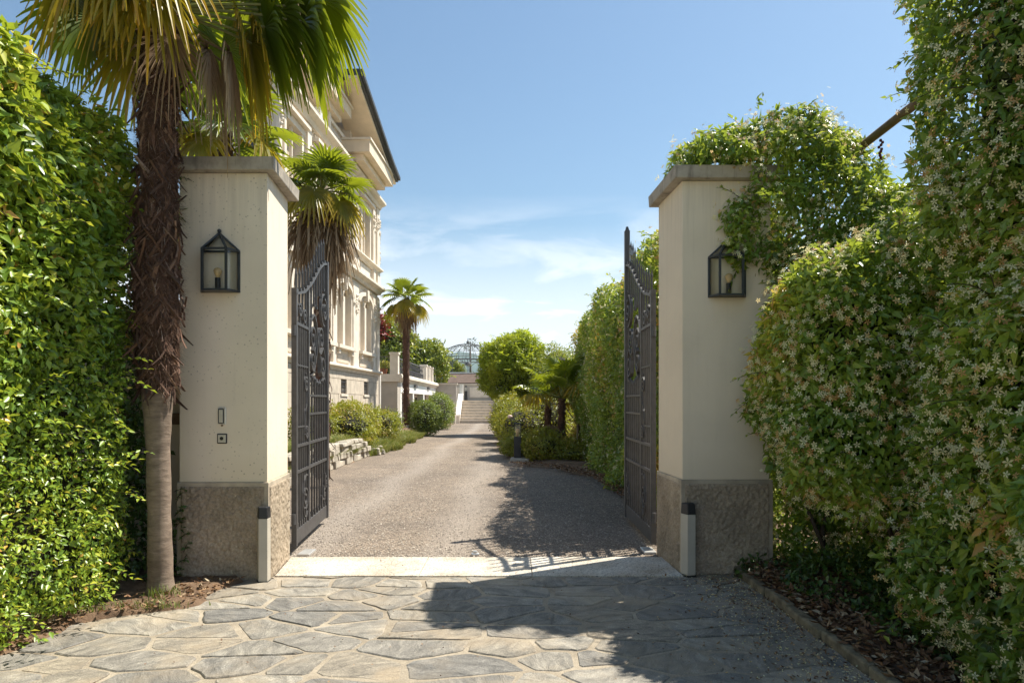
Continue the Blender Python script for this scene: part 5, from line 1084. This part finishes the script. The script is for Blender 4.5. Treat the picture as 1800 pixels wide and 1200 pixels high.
for lab, x in (('dark post lantern left in front of the panelled wall above the steps', -3.62), ('dark post lantern right in front of the panelled wall above the steps', -1.5)):
    t = thing('post_lantern', lab, 'lantern', (x, 53.7, 1.6), 0, 'post lanterns above the steps'); MB().box(x - .11, x + .11, 53.6, 53.8, 1.60, 2.35).build('post', M['black'], t, bev=.01); MB().box(x - .09, x + .09, 53.62, 53.78, 2.351, 2.66).build('lantern_glass', M['glass'], t); MB().hexa([(x - .13, 53.58), (x + .13, 53.58), (x + .13, 53.82), (x - .13, 53.82)], 2.661, 2.76, 0, [(x - .04, 53.66), (x + .04, 53.66), (x + .04, 53.74), (x - .04, 53.74)]).build('lid', M['black'], t)
t = thing('awning', 'brown canvas awning with pale ridge above the panelled wall', 'awning', (-2.3, 57, 2.9))
MB().prism_x([(56, 3.02), (56, 3.06), (58.6, 3.92), (58.6, 3.86)], -5.3, 1.8).build('canvas', M['awning'], t); MB().box(-5.4, 1.9, 58.5, 58.75, 3.921, 4.04).build('ridge', M['white'], t); mb = MB()
for k in range(24): x = -5.3 + k * .296; mb.prism_y([(x, 3.02), (x + .29, 3.02), (x + .22, 2.72), (x + .145, 2.66), (x + .07, 2.72)], 55.97, 55.995)
tag(mb.build('valance', M['awning'], t), kind='stuff')
for x in (-5.2, -1.7, 1.7): MB().bar((x, 58.6, 1.6), (x, 58.6, 3.86), .09).build('awning_post', M['white'], t)
# iron gazebo
M['gazebo'] = simple('grey_painted_iron', (.13, .14, .145), .6, .15, 6)
GX, GY, GR, GZ0, GZ1, GZ2 = -4.0, 62.0, 2.6, 1.6, 5.25, 6.75
t = thing('gazebo', 'domed filigree iron gazebo behind the steps at end of drive', 'gazebo', (GX, GY, GZ0))
for k in range(12):
    a = 2 * math.pi * k / 12; x, y = GX + GR * math.cos(a), GY + GR * math.sin(a); mb = MB()
    for dx in (-.12, .12): mb.bar((x + dx * math.sin(a), y - dx * math.cos(a), GZ0), (x + dx * math.sin(a), y - dx * math.cos(a), GZ1), .035)
    for j in range(12): z = GZ0 + .2 + j * .3; mb.bar((x - .12 * math.sin(a), y + .12 * math.cos(a), z), (x + .12 * math.sin(a), y - .12 * math.cos(a), z + .28), .022)
    p = mb.build('lattice_post', M['gazebo'], t)
    rib = [(GX + GR * math.cos(a) * math.cos(q), GY + GR * math.sin(a) * math.cos(q), GZ1 + (GZ2 - GZ1) * math.sin(q)) for q in np.linspace(0, math.pi / 2, 9)]; MB().tube(rib, .028, 5).build('dome_rib', M['gazebo'], t)
    a2 = a + math.pi / 12; rib = [(GX + GR * math.cos(a2) * math.cos(q), GY + GR * math.sin(a2) * math.cos(q), GZ1 + (GZ2 - GZ1) * math.sin(q)) for q in np.linspace(0, 1.2, 7)]; MB().tube(rib, .018, 4).build('dome_rib', M['gazebo'], t)
    n = 8; arch = [(GX + GR * math.cos(a + i / n * .5236), GY + GR * math.sin(a + i / n * .5236), GZ1 - .55 + .5 * math.sin(math.pi * i / n)) for i in range(n + 1)]; MB().tube(arch, .022, 4).build('arch', M['gazebo'], t)
for q, r in ((0, .05), (.16, .03), (.5, .022), (.85, .022), (1.2, .03)):
    ring = [(GX + GR * math.cos(q) * math.cos(2 * math.pi * i / 36), GY + GR * math.cos(q) * math.sin(2 * math.pi * i / 36), GZ1 + (GZ2 - GZ1) * math.sin(q)) for i in range(37)]; MB().tube(ring, r, 5).build('ring', M['gazebo'], t)
MB().tube([(GX, GY, GZ2), (GX, GY, GZ2 + .18), (GX, GY, GZ2 + .3), (GX, GY, GZ2 + .55)], [.06, .16, .05, .01], 8).build('finial', M['gazebo'], t)
mb = MB(); mb.tube([(GX, GY, GZ1 + .9), (GX, GY, GZ1 - .1)], .012, 4); mb.build('chain', M['gazebo'], t); MB().ball((GX, GY, GZ1 - .3), (.28, .28, .2), 10, 6).build('hanging_lamp', M['gazebo'], t)

# ------------------------------------------------------------------ air between the garden and the far hill
hm = bpy.data.materials.new('haze'); hm.use_nodes = True; hn = hm.node_tree.nodes; hn.clear(); ho = hn.new('ShaderNodeOutputMaterial'); hv = hn.new('ShaderNodeVolumePrincipled')
hv.inputs['Color'].default_value = (.62, .80, 1.0, 1); hv.inputs['Density'].default_value = .00012; hv.inputs['Anisotropy'].default_value = .0
hm.node_tree.links.new(hv.outputs[0], ho.inputs['Volume'])
tag(MB().box(-6100, 6100, -400, 6100, -13, 330).build('haze', hm), kind='stuff')
